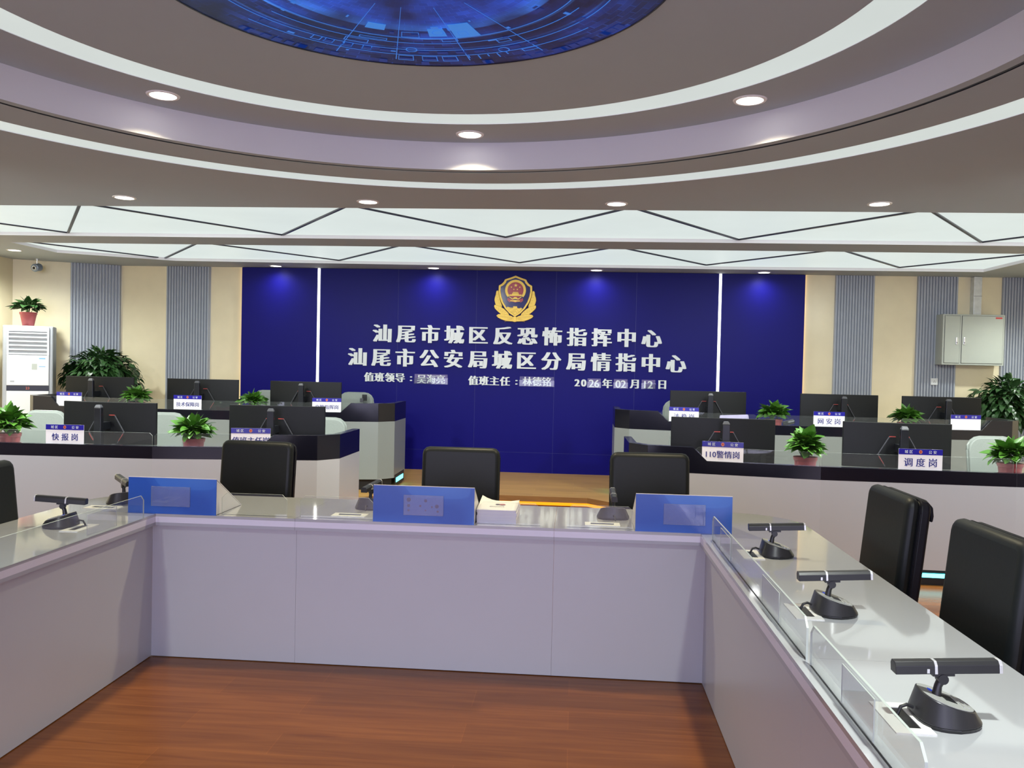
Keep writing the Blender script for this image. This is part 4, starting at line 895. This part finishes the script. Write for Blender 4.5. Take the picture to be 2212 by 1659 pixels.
mb = MB(); mb.pry([E2(*p) for p in cpts(1072, 535, 325, 138, 402)+cpts(1072, 535, 248, 402, 138)], -.037, -.029); obj('gold_ring', mb, 'gold', em, bevel=.0015)
mb = MB()
for u, v, r in ((1076, 385, 62), (942, 440, 32), (1203, 440, 32), (1020, 510, 32), (1126, 510, 32)):
    mb.pry([E2(u+(r if i % 2 == 0 else r*.40)*math.sin(PI*i/5), v-(r if i % 2 == 0 else r*.40)*math.cos(PI*i/5)) for i in range(10)], -.0355, -.0340)
obj('star_pattern', mb, 'gold', disc)
gate = MB()
for q in ([(1000, 590), (1150, 590), (1165, 615), (985, 615)], [(975, 625), (1170, 625), (1180, 668), (960, 668)], [(890, 668), (1255, 668), (1275, 712), (870, 712)]): gate.pry([E2(*p) for p in q], -.0372, -.0342)
obj('gate_relief', gate, 'gold', disc)
rb = plate_('red_ribbon', [(830, 770), (960, 820), (1072, 840), (1190, 820), (1310, 770), (1315, 860), (1240, 915), (1210, 885), (1072, 915), (930, 885), (900, 915), (822, 850)], .030, .0365, 'emblem_red')
mb = MB()
for q in ([(855, 730), (895, 735), (975, 790), (1010, 785), (1030, 750), (1110, 750), (1130, 785), (1165, 790), (1245, 735), (1285, 730), (1170, 822), (1072, 806), (970, 822)], [(915, 845), (1000, 850), (1072, 835), (1140, 850), (1215, 855), (1210, 885), (1140, 880), (1072, 900), (1000, 880), (915, 880)]):
    mb.pry([E2(*p) for p in q], -.0392, -.0365)
obj('gear_pattern', mb, 'gold', rb)
gw = plate_('great_wall_relief', [(800, 1085), (840, 1045), (880, 1060), (930, 1075), (1010, 1070), (1012, 1030), (1130, 1030), (1135, 1080), (1200, 1095), (1250, 1070), (1300, 1100), (1200, 1215), (1068, 1298), (930, 1210)], .030, .035, 'gold', bevel=.002)
mb = MB()
for a, b in (((880, 1120), (1010, 1080)), ((1010, 1140), (1130, 1110)), ((940, 1190), (1090, 1170)), ((1090, 1190), (1130, 1230)), ((1150, 1150), (1190, 1220)), ((960, 1220), (1060, 1215))):
    A3, B3 = E2(*a), E2(*b); mb.bar((A3[0], -.0355, A3[1]), (B3[0], -.0355, B3[1]), .004, .002, (0, -1, 0))
obj('wall_pattern', mb, 'gold_dark', gw)

# ---------------------------------------------------------------- air conditioner with a plant on top
ax0, ax1, ay, at = -7.16, -6.60, 10.0, 1.935
ac = thing('air_conditioner', 'white cabinet air conditioner standing in the far left corner', 'air conditioner', (-6.87, 10.02, ZP), .464); W, h = (ax1-ax0)/2, at-ZP
obj('body', MB().box(-W, W, .012, .34, 0, h), 'grey_plastic', ac, bevel=.015)
obj('front_panel', MB().box(-W+.05, W-.045, -.004, .02, .02, .965), 'white_plastic', ac, bevel=.004); obj('front_panel', MB().box(-W+.05, W-.045, -.004, .02, 1.035, 1.415), 'white_plastic', ac, bevel=.004)
obj('display', MB().box(-W+.05, W-.045, -.003, .02, .967, 1.033), 'monitor_dark', ac); text('display_text', '23', .045, (.0, -.0036, 1.003), ac, 'display_red', ext=.0003)
fr = obj('outlet_frame', MB().box(-W+.05, W-.045, -.004, .02, 1.715, h-.01).box(-W+.05, -W+.072, -.004, .02, 1.416, 1.715).box(W-.067, W-.045, -.004, .02, 1.416, 1.715), 'white_plastic', ac)
obj('outlet', MB().box(-W+.06, W-.055, .0125, .019, 1.416, 1.716), 'dark_slot', ac)
for i in range(6): obj('louver', MB().hexa([(-W+.072, -.003, 1.425+.052*i), (W-.067, -.003, 1.425+.052*i), (W-.067, .012, 1.432+.052*i), (-W+.072, .012, 1.432+.052*i)], [(-W+.072, -.003, 1.437+.052*i), (W-.067, -.003, 1.437+.052*i), (W-.067, .012, 1.441+.052*i), (-W+.072, .012, 1.441+.052*i)]), 'white_plastic', ac)
obj('sticker', MB().box(.125, .195, -.0048, -.0042, 1.27, 1.385), 'sign_white', ac); obj('sticker', MB().box(.045, .105, -.0048, -.0042, 1.235, 1.31), 'cabinet_grey', ac)
obj('sticker_band', MB().box(.125, .195, -.0052, -.0048, 1.365, 1.385), 'label_blue', ac); obj('sticker_band', MB().box(.125, .195, -.0052, -.0048, 1.27, 1.28), 'label_blue', ac)
obj('badge', MB().box(-.19, -.145, -.0048, -.0042, 1.075, 1.095), 'grey_plastic', ac)
potted(-6.97, 10.17, at, 'leafy plant in a red pot on top of the air conditioner', 97, sc=1.15, leafmat='leaf_dark', hh=.19, R=.20, n=80, rt=.10)

# ---------------------------------------------------------------- right wall: steel cabinet, trunking, socket
wx0, wx1, wz0, wz1, wf = 4.565, 5.31, 1.70, 2.335, YW-.235
cb = thing('wall_cabinet', 'grey steel electrical wall cabinet with two doors', 'cabinet', ((wx0+wx1)/2, wf, wz0)); W, h = (wx1-wx0)/2, wz1-wz0
obj('body', MB().box(-W, W, .004, .23, 0, h), 'cabinet_grey', cb, bevel=.004)
for a, b, hx in ((-W+.025, -W+.205, -W+.170), (-W+.232, W-.022, -W+.262)):
    d_ = obj('door', MB().box(a, b, -.004, .004, .025, h-.022), 'cabinet_grey', cb, bevel=.002); obj('gasket', MB().box(a-.004, b+.004, .0015, .0042, .021, h-.018), 'ridge_grey', cb)
    obj('latch', MB().box(hx-.012, hx+.012, -.012, -.004, .255, .345), 'silver', d_, bevel=.005); obj('latch_key', MB().box(hx-.006, hx+.006, -.0135, -.012, .272, .286), 'ridge_grey', d_)
obj('warning_label', MB().box(W-.115, W-.035, -.0048, -.0042, h-.052, h-.032), 'label_red', cb)
tr = thing('cable_trunking', 'galvanised metal trunking running up from the wall cabinet', 'trunking', (5.03, YW-.08, 2.34)); obj('duct', MB().box(-.048, .048, -.03, .0785, 0, H-2.345), 'galvanised', tr, bevel=.003); obj('screw_joint', MB().box(-.05, .05, -.031, -.0305, .235, .239), 'ridge_grey', tr)
sk = thing('wall_socket', 'white power socket on the grey fluted strip under the wall cabinet', 'socket', (4.562, YW-.034, 1.44)); pt_ = obj('plate', MB().box(-.043, .043, -.008, .004, 0, .086), 'white_plastic', sk, bevel=.003)
for x, z in ((-.010, .036), (.010, .036), (0, .052)): obj('hole', MB().box(x-.003, x+.003, -.0086, -.008, z-.004, z+.004), 'kick_black', pt_)
# security camera hanging in the far left corner
cc = thing('security_camera', 'small dark security camera hanging from the ceiling by the left fluted strip', 'camera', (-7.05, 10.45, H)); obj('bracket', MB().cyl(0, 0, -.012, -.001, .025, 16).tube([(0, 0, -.01), (0, 0, -.075)], .007, 8), 'silver', cc)
hd = obj('housing', MB().tube([(.0, -.05, -.125), (0, .05, -.105)], .052, 20), 'cctv', cc, bevel=.008); obj('lens', MB().tube([(0, -.062, -.1275), (0, -.05, -.125)], .028, 16), 'silver', hd); obj('lens_glass', MB().tube([(0, -.064, -.1278), (0, -.061, -.1273)], .018, 16), 'kick_black', hd)

# small things on the rear desks
t = thing('desk_camera', 'small dark camera on a tripod beside the rear right plant', 'camera', (2.30, 9.25, p2)); obj('tripod', MB().tube([(0, 0, .09), (.05, -.03, 0)], .005, 6).tube([(0, 0, .09), (-.05, -.03, 0)], .005, 6).tube([(0, 0, .09), (0, .06, 0)], .005, 6), 'grey_plastic', t)
hd = obj('camera_body', MB().tube([(-.06, 0, .115), (.05, -.01, .145)], .026, 12), 'ridge_grey', t); obj('lens', MB().tube([(.05, -.01, .145), (.056, -.0105, .1466)], .02, 12), 'kick_black', hd)
t = thing('plastic_packet', 'lilac plastic packet behind the glass of the rear right row', 'packet', (1.70, 9.12, p2)); obj('bag', MB().hexa([(-.17, -.03, 0), (.17, -.03, 0), (.17, .05, 0), (-.17, .05, 0)], [(-.16, 0, .20), (.14, .0, .215), (.15, .012, .20), (-.15, .012, .19)]), 'packet_lilac', t, bevel=.01)
obj('black_pouch', MB().hexa([(-.12, -.055, .0), (.06, -.055, 0), (.06, -.035, 0), (-.12, -.035, 0)], [(-.10, -.035, .16), (.05, -.035, .17), (.05, -.02, .165), (-.10, -.02, .155)]), 'leather_side', t, bevel=.008)
t = thing('clip_badge', 'small black clip hanging on the grey chair nearest the aisle', 'clip', (-2.545, 9.955, ZP+.955)); obj('clip', MB().box(-.03, .03, -.012, 0, .0, .075), 'kick_black', t, bevel=.004); obj('holder', MB().box(-.055, -.015, -.014, -.004, -.02, .03), 'ridge_grey', t, bevel=.003)
t = thing('desk_phone', 'dark desk telephone behind the front left glass, beside the second sign', 'telephone', (-3.74, 6.72, p1)); obj('base', MB().prx([(-.09, 0), (.09, 0), (.09, .05), (-.09, .075)], -.09, .09), 'monitor_dark', t, bevel=.006); obj('handset', MB().bar((-.06, -.09, .095), (-.06, .08, .07), .05, .035), 'mic_black', t, bevel=.012)
